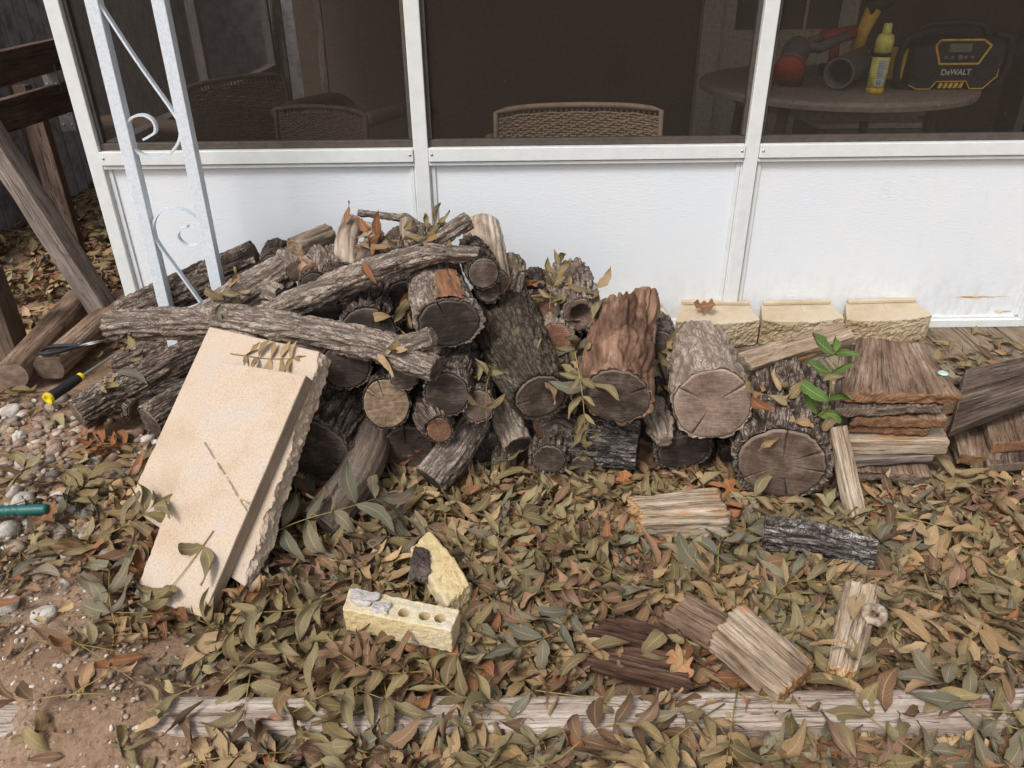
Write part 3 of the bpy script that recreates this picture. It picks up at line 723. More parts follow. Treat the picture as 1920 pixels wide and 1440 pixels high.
# second row
firewood('dark flat cut end tucked under the forked branch next to the slabs', [(P_(648, 688, -0.80), 50), (P_(668, 625, -0.45), 46)], 'bark_dark', ('cut_char', None), ncrack=1, **FINE)
firewood('tan radially checked cut end in the left half of the pile', [(P_(725, 757, -0.86), 49), (P_(738, 695, -0.48), 45)], 'bark_dark', ('cut_tan', None), inset=0.94, oval=0.08, ncrack=3, **FINE)
firewood('small lichen-flecked cut end just above the tan one', [(P_(757, 706, -0.85), 29), (P_(762, 655, -0.55), 28)], 'bark_grey', ('cut_dark', None), **FINE)
firewood('grey-barked log with neat oval black cut end under the fork', [(P_(838, 739, -0.88), 47), (P_(864, 640, -0.52), 43)], 'bark_brown', ('cut_char', None), ncrack=0, **FINE)
firewood('blunt weathered log with a broken brown tip below the oval black cut end', [(P_(824, 806, -0.90), 27), (P_(814, 786, -0.84), 40), (P_(800, 735, -0.55), 40)], 'bark_brown', ('cut_rust', None), ncrack=2, inset=0.9, oval=0.15, **FINE)
firewood('small ringed grey cut end between the oval black one and the mossy log', [(P_(895, 760, -0.86), 34), (P_(897, 700, -0.52), 32)], 'bark_brown', ('cut_brown', None), ncrack=1, **FINE)
firewood('long black mossy log with dark circular cut end at the pile centre', [(P_(1013, 744, -0.88), 58), (P_(972, 660, -0.68), 64), (P_(938, 575, -0.44), 66)], 'bark_moss', ('cut_dark', None), ncrack=1, inset=0.86, amp=0.008, freq=90, stretch=0.35)
firewood('barkless red-brown log with upright stub and dark cracked cut end', [(P_(1157, 745, -0.90), 67), (P_(1158, 670, -0.72), 64), (P_(1166, 604, -0.53), 60)], 'bare_red', ('cut_dark', None), ncrack=3, inset=0.93, amp=0.011, freq=55, stretch=0.14, wob=0.13,
         extra=[[(P_(1184, 625, -0.56), 40), (P_(1202, 588, -0.54), 31), (P_(1212, 552, -0.47), 24)]])
firewood('big pale log with wide brown cut end right of the red-brown log', [(P_(1335, 758, -0.88), 76), (P_(1308, 660, -0.52), 63)], 'bark_pale', ('cut_pale', None), ncrack=3, inset=0.96, amp=0.006, freq=60, stretch=0.3)
firewood('white-tipped gnarled stub wedged below the big pale log', [(P_(1246, 826, -0.86), 15), (P_(1238, 800, -0.80), 26), (P_(1226, 765, -0.70), 26)], 'bark_pale', ('cut_pale', None), **ROUGH)
firewood('dark cut end facing right above the fork with orange bare patch behind', [(P_(842, 606, -0.80), 60), (P_(822, 545, -0.60), 50), (P_(812, 500, -0.45), 48)], 'bark_grey', ('cut_char', None), ncrack=1, oval=0.1, amp=0.006, freq=110, stretch=0.3)
_o = bpy.data.objects['firewood_log.%03d' % (LOGN[0]-1)] if LOGN[0] > 1 else None
_e = [(P_(842, 606, -0.80), 60), (P_(822, 545, -0.60), 50), (P_(812, 500, -0.45), 48)]
_S = log_surface([e[0] for e in _e], [e[1]/scl(e[0])+0.004 for e in _e], amp=0.002, freq=60, stretch=0.1, seed=LOGN[0]*3, oval=0.1, wob=0.06)
def _in(f):
    c_ = _S['V'][f].mean(0); d_ = c_-CP; z_ = d_@CF; x_, y_ = 960+FPX*(d_@CR)/z_, 720-FPX*(d_@CU)/z_
    w_ = 14*float(fbm(c_[None]*30, 5, 2)[0])
    return 500+(x_-842)**2*0.02+w_ < y_ < 592 and 818+(y_-540)*0.12+w_ < x_ < 866+(y_-540)*0.28-w_*0.8 and z_ < 2.4
part('bare_patch', _o, _S['V'], [f for f in _S['F'] if _in(f)], MAT['bare_orange'], {'bk': _S['bk'], 'h': _S['h']}, True)
firewood('hollow rough-barked log end near the wall below the leaf tuft', [(P_(1090, 590, -0.60), 38), (P_(1076, 555, -0.46), 45), (P_(1066, 528, -0.30), 46)], 'bark_grey', ('cut_brown', None), hollow=0.6, amp=0.011, freq=60, stretch=0.4)
firewood('white-striped bark block under the hollow log', [(P_(1046, 634, -0.64), 34), (P_(1042, 595, -0.40), 32)], 'bark_pale', ('cut_rust', None), amp=0.010, freq=80, stretch=0.08)
firewood('grey furrowed bark log standing beside the pale barkless log', [(P_(950, 560, -0.52), 32), (P_(962, 480, -0.36), 26)], 'bark_grey', ('cut_dark', None), amp=0.008, freq=80, stretch=0.1, closed=(False, True))
firewood('pale barkless log with rounded top at the right shoulder of the pile', [(P_(922, 530, -0.56), 36), (P_(908, 455, -0.36), 38), (P_(902, 410, -0.28), 34)], 'bare_pale', ('cut_pale', None), closed=(False, True), **SMOOTH)
firewood('dark half-moon cut end beneath the upper branch tips', [(P_(906, 512, -0.64), 33), (P_(888, 470, -0.38), 32)], 'bark_dark', ('cut_dark', None), ncrack=1, **FINE)
firewood('smaller dark cut end below the half-moon one', [(P_(916, 546, -0.62), 26), (P_(905, 510, -0.4), 26)], 'bark_dark', ('cut_dark', None), **FINE)
# back row
firewood('long furrowed log passing behind the white column', [(P_(232, 592, -0.30), 30), (P_(360, 534, -0.27), 33), (P_(484, 486, -0.22), 34)], 'bark_brown', ('cut_dark', 'cut_brown'), amp=0.009, freq=80, stretch=0.07)
firewood('furrowed log with thin cut edge in front of the long rear log', [(P_(385, 606, -0.48), 36), (P_(470, 553, -0.44), 40), (P_(540, 512, -0.38), 37)], 'bark_grey', ('cut_dark', 'cut_brown'), extra=[[(P_(500, 545, -0.46), 24), (P_(528, 560, -0.50), 22)]], **ROUGH)
firewood('short log with tan cut end on the left shoulder of the pile', [(P_(553, 467, -0.34), 23), (P_(616, 440, -0.22), 21)], 'bare_grey', ('cut_tan', None), amp=0.005, freq=60, stretch=0.1)
firewood('dark log end behind the tan cut end', [(P_(512, 500, -0.32), 27), (P_(520, 470, -0.15), 26)], 'bark_dark', ('cut_char', None), **FINE)
firewood('broad black bark log in the gap between the two long branches', [(P_(690, 628, -0.66), 60), (P_(712, 566, -0.36), 58)], 'bark_dark', ('cut_char', None), inset=0.93, amp=0.010, freq=60, stretch=0.4)
firewood('pale flaky upright log at the top of the pile', [(P_(648, 505, -0.44), 23), (P_(648, 455, -0.36), 22), (P_(660, 418, -0.26), 20)], 'bare_pale', ('cut_pale', None), **SMOOTH)
firewood('worm-holed pale log beside the flaky upright one', [(P_(682, 500, -0.46), 21), (P_(702, 448, -0.32), 17)], 'bare_grey', ('cut_pale', None), **SMOOTH)
firewood('pale bare chunk lying across the very top of the pile', [(P_(652, 424, -0.28), 13), (P_(690, 432, -0.27), 15), (P_(712, 448, -0.26), 14)], 'bare_pale', ('cut_pale', None), amp=0.005, freq=60, stretch=0.1)
firewood('reddish broken log left of the flaky upright one', [(P_(588, 516, -0.46), 25), (P_(566, 490, -0.30), 24)], 'bare_red', ('cut_rust', None), amp=0.006, freq=60, stretch=0.15)
firewood('black half-round cut end above the upper branch on the left', [(P_(588, 536, -0.52), 28), (P_(590, 500, -0.3), 26)], 'bark_dark', ('cut_char', None), **FINE)
firewood('knotty grey branch stub between the reddish and flaky logs', [(P_(606, 520, -0.48), 16), (P_(606, 490, -0.42), 19), (P_(596, 470, -0.34), 13)], 'bark_grey', ('cut_dark', None), extra=[[(P_(606, 492, -0.42), 12), (P_(582, 474, -0.40), 11)]], **FINE)
firewood('short bark log with dark face behind the flaky upright log', [(P_(625, 510, -0.5), 22), (P_(622, 480, -0.3), 22)], 'bark_grey', ('cut_dark', None), **FINE)
firewood('small grey log buried in leaves at the crest of the pile', [(P_(752, 486, -0.42), 26), (P_(752, 445, -0.24), 24)], 'bark_brown', ('cut_brown', None), **FINE)
firewood('upright grey stub under the crooked twig at the crest', [(P_(770, 470, -0.36), 20), (P_(764, 418, -0.24), 15)], 'bare_grey', ('cut_pale', None), **SMOOTH)
firewood('dim log beneath the prong of the upper branch', [(P_(800, 476, -0.46), 28), (P_(800, 445, -0.24), 26)], 'bark_brown', ('cut_brown', None), **FINE)
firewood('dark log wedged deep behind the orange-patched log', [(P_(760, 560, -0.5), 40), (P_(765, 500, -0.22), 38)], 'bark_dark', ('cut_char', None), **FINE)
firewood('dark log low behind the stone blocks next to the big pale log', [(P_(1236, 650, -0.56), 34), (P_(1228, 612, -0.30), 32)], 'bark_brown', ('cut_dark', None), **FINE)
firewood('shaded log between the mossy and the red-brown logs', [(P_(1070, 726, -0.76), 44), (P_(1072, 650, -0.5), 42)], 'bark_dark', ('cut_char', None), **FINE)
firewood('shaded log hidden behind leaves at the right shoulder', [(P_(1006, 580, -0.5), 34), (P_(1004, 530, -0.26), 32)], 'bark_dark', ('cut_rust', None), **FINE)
firewood('rust-ended log under the leaf tuft at the right shoulder', [(P_(1026, 578, -0.52), 22), (P_(1024, 545, -0.3), 22)], 'bark_grey', ('cut_rust', None), **FINE)
firewood('sideways log lying hard against the wall behind the leaf tuft', [(P_(1000, 560, -0.16), 30), (P_(1100, 572, -0.16), 28)], 'bark_dark', ('cut_dark', None), **FINE)
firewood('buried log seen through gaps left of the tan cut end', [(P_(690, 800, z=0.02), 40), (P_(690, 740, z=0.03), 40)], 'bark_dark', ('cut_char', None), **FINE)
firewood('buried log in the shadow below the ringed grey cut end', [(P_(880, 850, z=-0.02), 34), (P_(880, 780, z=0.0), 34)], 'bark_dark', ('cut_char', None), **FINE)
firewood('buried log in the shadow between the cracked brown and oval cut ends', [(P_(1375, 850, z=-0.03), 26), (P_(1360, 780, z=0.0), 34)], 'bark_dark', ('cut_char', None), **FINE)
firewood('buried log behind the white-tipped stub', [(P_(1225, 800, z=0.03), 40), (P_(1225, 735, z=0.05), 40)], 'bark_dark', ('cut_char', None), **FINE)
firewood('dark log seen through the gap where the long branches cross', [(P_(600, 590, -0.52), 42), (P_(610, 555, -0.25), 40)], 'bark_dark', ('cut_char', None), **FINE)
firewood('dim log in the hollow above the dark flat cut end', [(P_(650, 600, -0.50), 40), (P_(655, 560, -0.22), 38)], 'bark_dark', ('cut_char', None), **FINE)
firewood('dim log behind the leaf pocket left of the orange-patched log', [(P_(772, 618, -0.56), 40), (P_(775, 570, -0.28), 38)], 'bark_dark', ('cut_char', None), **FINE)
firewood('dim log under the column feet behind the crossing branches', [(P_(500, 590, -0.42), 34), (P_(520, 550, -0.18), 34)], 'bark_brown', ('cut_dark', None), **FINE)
firewood('grey stub squeezed between the tan cut end and the split dark one', [(P_(705, 806, z=0.02), 26), (P_(708, 770, z=0.05), 26)], 'bark_grey', ('cut_brown', None), **FINE)
firewood('small brown cut end under the blunt weathered log', [(P_(846, 846, z=-0.01), 27), (P_(840, 790, z=0.01), 27)], 'bark_brown', ('cut_brown', None), **FINE)
firewood('crooked orange-grained stub under the mossy log face', [(P_(1010, 806, z=0.06), 22), (P_(1040, 792, z=0.07), 26), (P_(1072, 806, z=0.05), 18)], 'bark_grey', ('cut_rust', None), **ROUGH)
firewood('short brown stub low between the bent branch and the split log', [(P_(720, 862, z=-0.03), 26), (P_(716, 810, z=-0.01), 26)], 'bark_brown', ('cut_brown', None), **FINE)
firewood('stubby log end low beside the knobby stub', [(P_(944, 876, z=-0.045), 24), (P_(950, 820, z=-0.03), 24)], 'bark_brown', ('cut_dark', None), **FINE)
firewood('small log end deep right of the round grey-ringed one', [(P_(1092, 872, z=-0.035), 26), (P_(1092, 800, z=-0.02), 26)], 'bark_dark', ('cut_dark', None), **FINE)
firewood('pale broken splinter at the crest right of the flaky upright log', [(P_(716, 476, -0.40), 14), (P_(734, 440, -0.28), 11)], 'bare_pale', ('cut_pale', None), **SMOOTH)
firewood('tilted pale splinter crossing the reddish leaves at the crest', [(P_(672, 470, -0.43), 11), (P_(712, 440, -0.33), 10)], 'bare_grey', ('cut_tan', None), **SMOOTH)
firewood('short grey billet left of the crest in front of the tan cut end', [(P_(556, 510, -0.44), 20), (P_(536, 482, -0.3), 20)], 'bark_grey', ('cut_brown', None), **FINE)
firewood('knobby billet end above the upper branch near the flaky log', [(P_(640, 528, -0.54), 18), (P_(640, 495, -0.4), 18)], 'bark_brown', ('cut_tan', None), **FINE)
firewood('thin knobbly twig poking up against the white wall at the crest', [(P_(672, 399, -0.22), 7), (P_(705, 403, -0.22), 6.5), (P_(745, 408, -0.23), 7), (P_(760, 410, -0.23), 11), (P_(776, 418, -0.24), 8), (P_(800, 432, -0.26), 7)], 'bark_grey', ('cut_dark', None), name='twig', cat='twig', group='loose branches on the pile', amp=0.004, freq=140, stretch=0.4)
# long branches on top
BR = dict(name='branch', cat='branch', group='loose branches on the pile')
firewood('thick forked branch lying across the top of the stone slabs', [(P_(205, 612, -0.60), 29), (P_(330, 606, -0.61), 31), (P_(450, 605, -0.64), 33), (P_(600, 628, -0.74), 32), (P_(720, 652, -0.83), 32), (P_(775, 675, -0.88), 30), (P_(818, 692, -0.91), 25)], 'bark_grey', ('cut_pale', 'cut_brown'), extra=[[(P_(745, 655, -0.85), 23), (P_(782, 640, -0.87), 20), (P_(810, 631, -0.88), 19)]], amp=0.008, freq=90, stretch=0.12, **BR)
firewood('long grey branch climbing to the upper right over the pile', [(P_(470, 610, -0.60), 25), (P_(560, 565, -0.60), 26), (P_(680, 515, -0.60), 25), (P_(790, 480, -0.60), 22), (P_(850, 476, -0.60), 17), (P_(900, 478, -0.62), 14)], 'bark_grey', ('cut_brown', 'cut_dark'), extra=[[(P_(770, 484, -0.59), 18), (P_(825, 448, -0.54), 17), (P_(878, 414, -0.48), 16)]], amp=0.007, freq=95, stretch=0.10, **BR)
firewood('weathered log reaching left onto the pebbles from behind the slabs', [(P_(146, 778, z=0.0), 32), (P_(215, 740, z=0.02), 35), (P_(300, 695, z=0.07), 31), (P_(390, 650, z=0.12), 29)], 'bark_brown', ('cut_brown', None), ncrack=1, extra=[[(P_(230, 745, z=0.0), 26), (P_(258, 765, z=-0.02), 26)]], amp=0.006, freq=90, stretch=0.15, **BR)
firewood('short dark log with reddish broken left end under the forked branch', [(P_(222, 690, z=0.03), 25), (P_(300, 664, z=0.07), 36), (P_(372, 644, z=0.10), 36)], 'bark_brown', ('cut_rust', None), amp=0.008, freq=80, stretch=0.1, **BR)
firewood('grey log end half hidden by the left edge of the slabs', [(P_(282, 792, z=-0.005), 34), (P_(380, 730, z=0.02), 34)], 'bark_brown', ('cut_dark', None), ncrack=2, amp=0.006, freq=90, stretch=0.2, **BR)
firewood('dark log in the shadow under the left weathered log', [(P_(258, 745, z=0.0), 28), (P_(400, 700, z=0.02), 34)], 'bark_dark', ('cut_char', None), **FINE, **BR)

# ------------------------------------------------------------------ faces of a rough piece: pick by direction in its own frame
def face_sets(F, bk):
    h = np.abs(bk).max(0); out = {}
    c = np.array([bk[f].mean(0) for f in F])/h
    ax = np.argmax(np.abs(c), 1); sg = np.sign(c[np.arange(len(c)), ax])
    for a, n in enumerate('xyz'):
        for s_, m in ((-1, '-'), (1, '+')): out[n+m] = np.where((ax == a) & (sg == s_))[0]
    return out
def paint(o, sets, which, mat):
    o.data.materials.append(mat); k = len(o.data.materials)-1
    for w in which:
        for i in sets[w]: o.data.polygons[int(i)].material_index = k
def wood_piece(name, label, cat, top4, down, mat, end=None, group=None, div=(40, 14, 4), b=0.004, amp=0.004, fr=90, seed=0, jag=0.0, jag0=0.0, root=None, pname='board', aniso=(0.12, 1, 1)):
    V, F, bk = rough_piece(prismK(top4, down), div, b, amp, fr, seed, aniso, jag, jag0)
    if root is None:
        base = V.mean(0); base[2] = V[:, 2].min(); root = None
        o = solid_top(name, V, F, MAT[mat], label, cat, group, {'bk': bk}, True)
    else:
        o = part(pname, root, V, F, MAT[mat], {'bk': bk}, True, True)
    if end: paint(o, face_sets(F, bk), ('x-', 'x+'), MAT[end])
    return o

# ------------------------------------------------------------------ stone slabs
B0, B1 = G(252, 1115, -0.045), G(380, 1158, -0.045)
se = (B1-B0)/np.linalg.norm(B1-B0); sp = np.array([-se[1], se[0], 0]); sa = math.radians(40)
sdn = math.cos(sa)*sp+math.sin(sa)*np.array([0, 0, 1.0]); sn = np.cross(se, sdn)
def onslab(px, py, off):
    q = B0+sn*off; r_ = ray(px, py); return CP+r_*(np.dot(q-CP, sn)/np.dot(r_, sn))
def slab(name, label, px4, off, thick, rough_r, rough_l, crack=None, seed=0, side='slab_side'):
    """px4: bottom-left, bottom-right, top-right, top-left on the upper face"""
    c = [onslab(p[0], p[1], off) for p in px4]
    K = prismK([c[0], c[3], c[2], c[1]], -sn*thick)        # x up the slab, y to the right
    K = np.array(K); lx = np.linalg.norm(c[3]-c[0]); ly = np.linalg.norm(c[1]-c[0])*0.5+np.linalg.norm(c[2]-c[3])*0.5
    h = np.array([lx, ly, thick])/2
    P, F = rbox((-h[0], h[0]), (-h[1], h[1]), (-h[2], h[2]), (270, 124, 8), 0.004)
    bk = P.copy(); t_ = P/h
    def sidew(s_): return np.clip((s_*t_[:, 1]-0.86)/0.14, 0, 1)
    nz = 1.3*fbm(P*[17, 9, 26], seed, 3)+0.55*fbm(P*[90, 60, 110], seed+3, 3)
    Q = P.copy()
    Q[:, 1] += sidew(1)*nz*rough_r-sidew(-1)*nz*rough_l*np.clip(-t_[:, 0]*1.5+0.3, 0.1, 1)
    Q[:, 2] += 0.0008*fbm(P*[40, 40, 1], seed+5, 2)
    top = t_[:, 2] > 0.9
    V = warp(Q, h, K)
    if crack is not None:
        cp = [onslab(p[0], p[1], off) for p in crack]
        for a, b_ in zip(cp[:-1], cp[1:]):
            ab = b_-a; tt = np.clip(((V-a)@ab)/np.dot(ab, ab), 0, 1); jit = 0.004*pn(V*60, seed+9)
            dist = np.abs(np.linalg.norm(V-(a+tt[:, None]*ab), axis=1)+jit)
            V = V-np.where(top & (dist < 0.0011), 0.005, 0.0)[:, None]*sn
    base = np.array([V[:, 0].mean(), V[:, 1].mean(), V[:, 2].min()])
    o = solid_top(name, V, F, MAT['slab'], label, 'slab', 'pale stone slabs leaning on the pile', {'bk': bk}, False)
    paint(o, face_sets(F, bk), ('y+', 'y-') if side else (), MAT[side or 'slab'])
    return o
slab('stone_slab', 'broad cream stone slab with rough split right edge leaning on the logs', [(238, 948), (458, 1100), (604, 660), (392, 612)], -0.042, 0.055, 0.012, 0.002, None, 3, 'slab')
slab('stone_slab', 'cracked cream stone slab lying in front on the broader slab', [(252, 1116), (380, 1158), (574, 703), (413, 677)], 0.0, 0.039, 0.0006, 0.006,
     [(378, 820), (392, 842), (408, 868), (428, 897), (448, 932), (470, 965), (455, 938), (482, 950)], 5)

# ------------------------------------------------------------------ retaining blocks
def block(label, FL, FR, BR, BL, groove, seed):
    z = 0.10; c = [G(*p, z) for p in (FL, FR, BR, BL)]
    K = np.array(prismK([c[0], c[1], c[2], c[3]], (0, 0, -0.098)))
    lx = np.linalg.norm(c[1]-c[0]); ly = abs(c[3][1]-c[0][1]); h = np.array([lx, ly, 0.098])/2
    P, F = rbox((-h[0], h[0]), (-h[1], h[1]), (-h[2], h[2]), (46, 22, 18), 0.005); bk = P.copy(); t_ = P/h
    fw = np.clip((-t_[:, 1]-0.55)/0.45, 0, 1)
    nz = fbm(P*[60, 20, 60], seed, 3)+0.7*fbm(P*[170, 60, 170], seed+2, 2)
    Q = P.copy(); Q[:, 1] -= fw*0.030*(1-np.abs(t_[:, 0])**2.2); Q[:, 1] += np.clip((-t_[:, 1]-0.9)/0.1, 0, 1)*nz*0.010
    if groove: Q[:, 2] -= np.where((np.abs(P[:, 0]-groove*h[0]) < 0.004) & (t_[:, 2] > 0.95) & (np.abs(t_[:, 1]-0.25) < 0.42), 0.004, 0)
    V = warp(Q, h, K)
    base = np.array([V[:, 0].mean(), V[:, 1].mean(), 0.0])
    root = empty('retaining_block', base, label, 'block', 'tan retaining blocks along the porch wall')
    o = part('body', root, V, F, MAT['block_top'], {'bk': bk}, False, True); paint(o, face_sets(F, bk), ('y-',), MAT['block_rough'])
    V, F = rbox((c[3][0]+0.004, c[2][0]-0.004), (max(c[3][1], c[2][1])-0.022, max(c[3][1], c[2][1])-0.001), (0.1005, 0.114), (8, 3, 2), 0.004)
    V[:, 1] += (c[2][1]-c[3][1])*((V[:, 0]-c[3][0])/(c[2][0]-c[3][0])-0.5)*0.9
    part('lip', root, V, F, MAT['block_top'], {'bk': V})
block('tan retaining block half hidden behind the red-brown log', (1108, 606), (1262, 602), (1242, 574), (1122, 572), 0, 1)
block('tan retaining block directly behind the big pale log', (1267, 602), (1426, 599), (1404, 570), (1276, 569), 0, 2)
block('tan retaining block behind the leaning weathered plank', (1429, 599), (1584, 595), (1556, 567), (1427, 570), 0.1, 3)
block('tan retaining block at the right end of the row behind the stack', (1588, 599), (1749, 590), (1716, 564), (1585, 568), 0.05, 4)

# ------------------------------------------------------------------ board stack and loose boards, right
FL, FR, BR_, BL = G(1583, 742, 0.195), G(1800, 745, 0.195), G(1738, 640, 0.195), G(1594, 630, 0.195)
def sb(label, dz, th, dl, dr_, dback, dfront, mat, end, seed, jag=0.0, skew=0.0, across=False):
    t4 = [FL+[dl, -dfront, dz-skew], BL+[dl, dback, dz-skew], BR_+[dr_, dback, dz+skew], FR+[dr_, -dfront, dz+skew]]
    rs_ = np.random.default_rng(seed); t4 = [np.asarray(q_)+[rs_.normal(0, 0.014), rs_.normal(0, 0.014), rs_.normal(0, 0.0022)] for q_ in t4]
    if across: t4 = [t4[0], t4[3], t4[2], t4[1]]
    return wood_piece('old_board', label, 'board', t4, (0, 0, -th+0.005), mat, end, 'boards stacked beside the firewood', (50, 26, 5), 0.004, 0.008, 80, seed, 0.0, jag+0.006)
sb('top board of the stack, rotten brown with a white cap near its corner', 0, 0.034, 0, 0, 0, 0, 'wood_brown', 'endgrain_orange', 21, 0.006)
sb('second board of the stack, thin and dark grey', -0.036, 0.030, -0.003, -0.012, 0.0, -0.010, 'wood_dark', 'endgrain_grey', 22, 0.005)
sb('third board of the stack with orange curved end grain', -0.070, 0.034, 0.028, -0.022, 0.0, 0.0, 'wood_brown', 'endgrain_orange', 23)
sb('fourth board of the stack showing a thin rusty edge', -0.106, 0.026, 0.02, -0.03, -0.03, -0.012, 'wood_brown', 'endgrain_orange', 24, 0.0, -0.003)
sb('fifth board of the stack, pale grey with a knot hole in its side', -0.134, 0.050, 0.0, -0.018, 0.0, 0.004, 'wood_weathered', None, 25, across=True)
sb('sixth board of the stack, weathered and grey', -0.186, 0.030, 0.004, -0.03, 0.0, 0.0, 'wood_grey', None, 26, across=True)
sb('lowest board of the stack, brown and half buried in leaves', -0.218, 0.036, 0.01, -0.02, 0.0, 0.045, 'wood_brown', 'endgrain_grey', 27, 0.008)
# knot hole in the fifth board and cap on the top board are things on / in them
q = (FR*0.45+FL*0.55); 
th = np.linspace(0, 2*math.pi, 20, endpoint=False)
V = [[q[0]+0.035*math.cos(a), q[1]-0.0065, q[2]-0.163+0.008*math.sin(a)*(1+0.3*math.sin(3*a))] for a in th]
V += [[q[0]+0.028*math.cos(a), q[1]+0.0, q[2]-0.163+0.006*math.sin(a)] for a in th]
cap_c = G(1768, 701, 0.197)
V2, F2 = lathe([(0.0135, 0), (0.0135, 0.002), (0.011, 0.004), (0.004, 0.004), (0.003, 0.0025)], cap_c+[0, 0, 0.001], 20)
plain('cap_mint', (190, 214, 208), 0.4, 0.4)
solid_top('plastic_cap', V2, F2, MAT['cap_mint'], 'small pale mint round cap on the top board of the stack', 'cap')
wood_piece('old_board', 'wide dark stained board sloping off the right edge beside the stack', 'board', [G(1784, 806, 0.06), G(2010, 722, 0.10), G(1985, 655, 0.12), G(1812, 692, 0.09)], (0, 0.01, -0.036), 'wood_dark', 'endgrain_grey', 'loose boards right of the stack', (60, 26, 5), seed=31, jag0=0.004)
wood_piece('old_board', 'short board with bright orange end grain low at the right edge', 'board', [G(1862, 832, 0.005), G(1842, 780, 0.005), G(1985, 760, 0.005), G(1990, 820, 0.005)], (0, 0, -0.036), 'wood_brown', 'endgrain_orange', 'loose boards right of the stack', (30, 26, 5), seed=32)
wood_piece('old_board', 'brown rotten board under the sloping dark board', 'board', [G(1800, 850, -0.03), G(1780, 790, -0.03), G(1890, 785, -0.03), G(1880, 862, -0.03)], (0, 0, -0.036), 'wood_brown', 'endgrain_orange', 'loose boards right of the stack', (30, 20, 5), seed=33, amp=0.008, jag0=0.01)
wood_piece('old_board', 'flat board lowest at the right edge near the leaves', 'board', [G(1850, 872, -0.035), G(1840, 815, -0.035), G(2000, 800, -0.035), G(2000, 860, -0.035)], (0, 0, -0.03), 'wood_dark', 'endgrain_grey', 'loose boards right of the stack', (30, 20, 5), seed=34)
# leaning pale plank
a0, a1 = W(1392, 688, -0.66), W(1586, 630, -0.52)
pl = empty('split_plank', (a0+a1)/2, 'pale weathered split plank propped on the big pale log', 'plank')
beam(a0, a1, 0.062, 0.062, 'wood_weathered', 'plank_body', pl, 41, up=(0.1, -0.35, 0.93), div=(60, 14, 14), amp=0.012, solid=True)
# upright stick
a0, a1 = G(1606, 968, -0.055), W(1568, 800, -0.90)
st = empty('wood_stake', a0, 'whitish splintered stake leaning upright against the board stack', 'stake')
beam(a0, a1, 0.046, 0.030, 'wood_weathered', 'stake_body', st, 42, up=(0.3, -0.9, 0.2), div=(50, 10, 6), amp=0.007, solid=True)

# ------------------------------------------------------------------ loose wood on the leaves
wood_piece('wood_chunk', 'pale rotten wood chunk with orange front edge on the leaves below the logs', 'wood chunk', [G(1203, 968, 0.02), G(1372, 962, 0.02), G(1345, 914, 0.02), G(1180, 928, 0.02)], (0.0, -0.004, -0.075), 'wood_weathered', 'wood_tan', 'loose wood on the leaves', (50, 22, 12), 0.006, 0.011, 55, 51, 0.016, 0.03)
wood_piece('wood_chunk', 'upper shard of dark brown bark wood above the lower one', 'wood chunk', [G(1108, 1186, -0.012), G(1286, 1224, -0.012), G(1268, 1180, -0.005), G(1152, 1146, -0.005)], (0, 0, -0.03), 'wood_barkbrown', None, 'loose wood on the leaves', (50, 20, 6), 0.006, 0.008, 70, 52, 0.03, 0.03)
wood_piece('wood_chunk', 'lower shard of dark brown bark wood with an oak leaf on it', 'wood chunk', [G(1086, 1232, -0.004), G(1294, 1288, -0.004), G(1298, 1222, 0.0), G(1118, 1206, 0.0)], (0, 0, -0.036), 'wood_barkbrown', None, 'loose wood on the leaves', (50, 22, 8), 0.006, 0.008, 70, 53, 0.012, 0.03)
wood_piece('wood_chunk', 'grey weathered plank end with tan broken edge near the edging timber', 'wood chunk', [G(1330, 1192, 0.008), G(1464, 1302, 0.008), G(1526, 1243, 0.008), G(1392, 1126, 0.008)], (0, 0, -0.045), 'wood_weathered', 'wood_tan', 'loose wood on the leaves', (60, 24, 8), 0.005, 0.006, 80, 54, 0.008, 0.02)
wood_piece('wood_chunk', 'flat brown plank piece tucked beside the grey weathered plank end', 'wood chunk', [G(1240, 1150, -0.012), G(1330, 1200, -0.005), G(1380, 1160, -0.005), G(1300, 1116, -0.012)], (0, 0, -0.03), 'wood_brown', 'wood_tan', 'loose wood on the leaves', (40, 18, 5), 0.005, 0.005, 80, 56, 0.01, 0.02)
dw = wood_piece('driftwood', 'ribbed bleached driftwood piece standing among the leaves at the right', 'driftwood', [G(1552, 1250, 0.0), G(1584, 1086, 0.005), G(1656, 1096, 0.005), G(1612, 1258, 0.0)], (0, 0.0, -0.04), 'wood_weathered', 'wood_tan', 'loose wood on the leaves', (60, 20, 8), 0.008, 0.010, 90, 55, 0.012, 0.02)
kc = G(1640, 1152, 0.012); a = np.linspace(0, 2*math.pi, 30)
V, F = tube(np.stack([kc[0]+0.016*np.cos(a), kc[1]+0.018*np.sin(a), kc[2]+0.004*np.sin(a+1)], 1), 0.0095, 8); V += (0.004*fbm(V*60, 3, 2))[:, None]
solid_top('knot_ring', V, F, MAT['bare_pale'], 'bleached ring-shaped wood knot beside the driftwood', 'wood knot', None, {'bk': V}, True)
firewood('charcoal-grey furrowed bark log lying on the leaves at the right', [(P_(1432, 998, z=-0.028), 31), (P_(1530, 1014, z=-0.024), 35), (P_(1640, 1042, z=-0.024), 31)], 'bark_char', ('cut_dark', None), name='bark_log', cat='log', group='loose wood on the leaves', amp=0.010, freq=85, stretch=0.10)
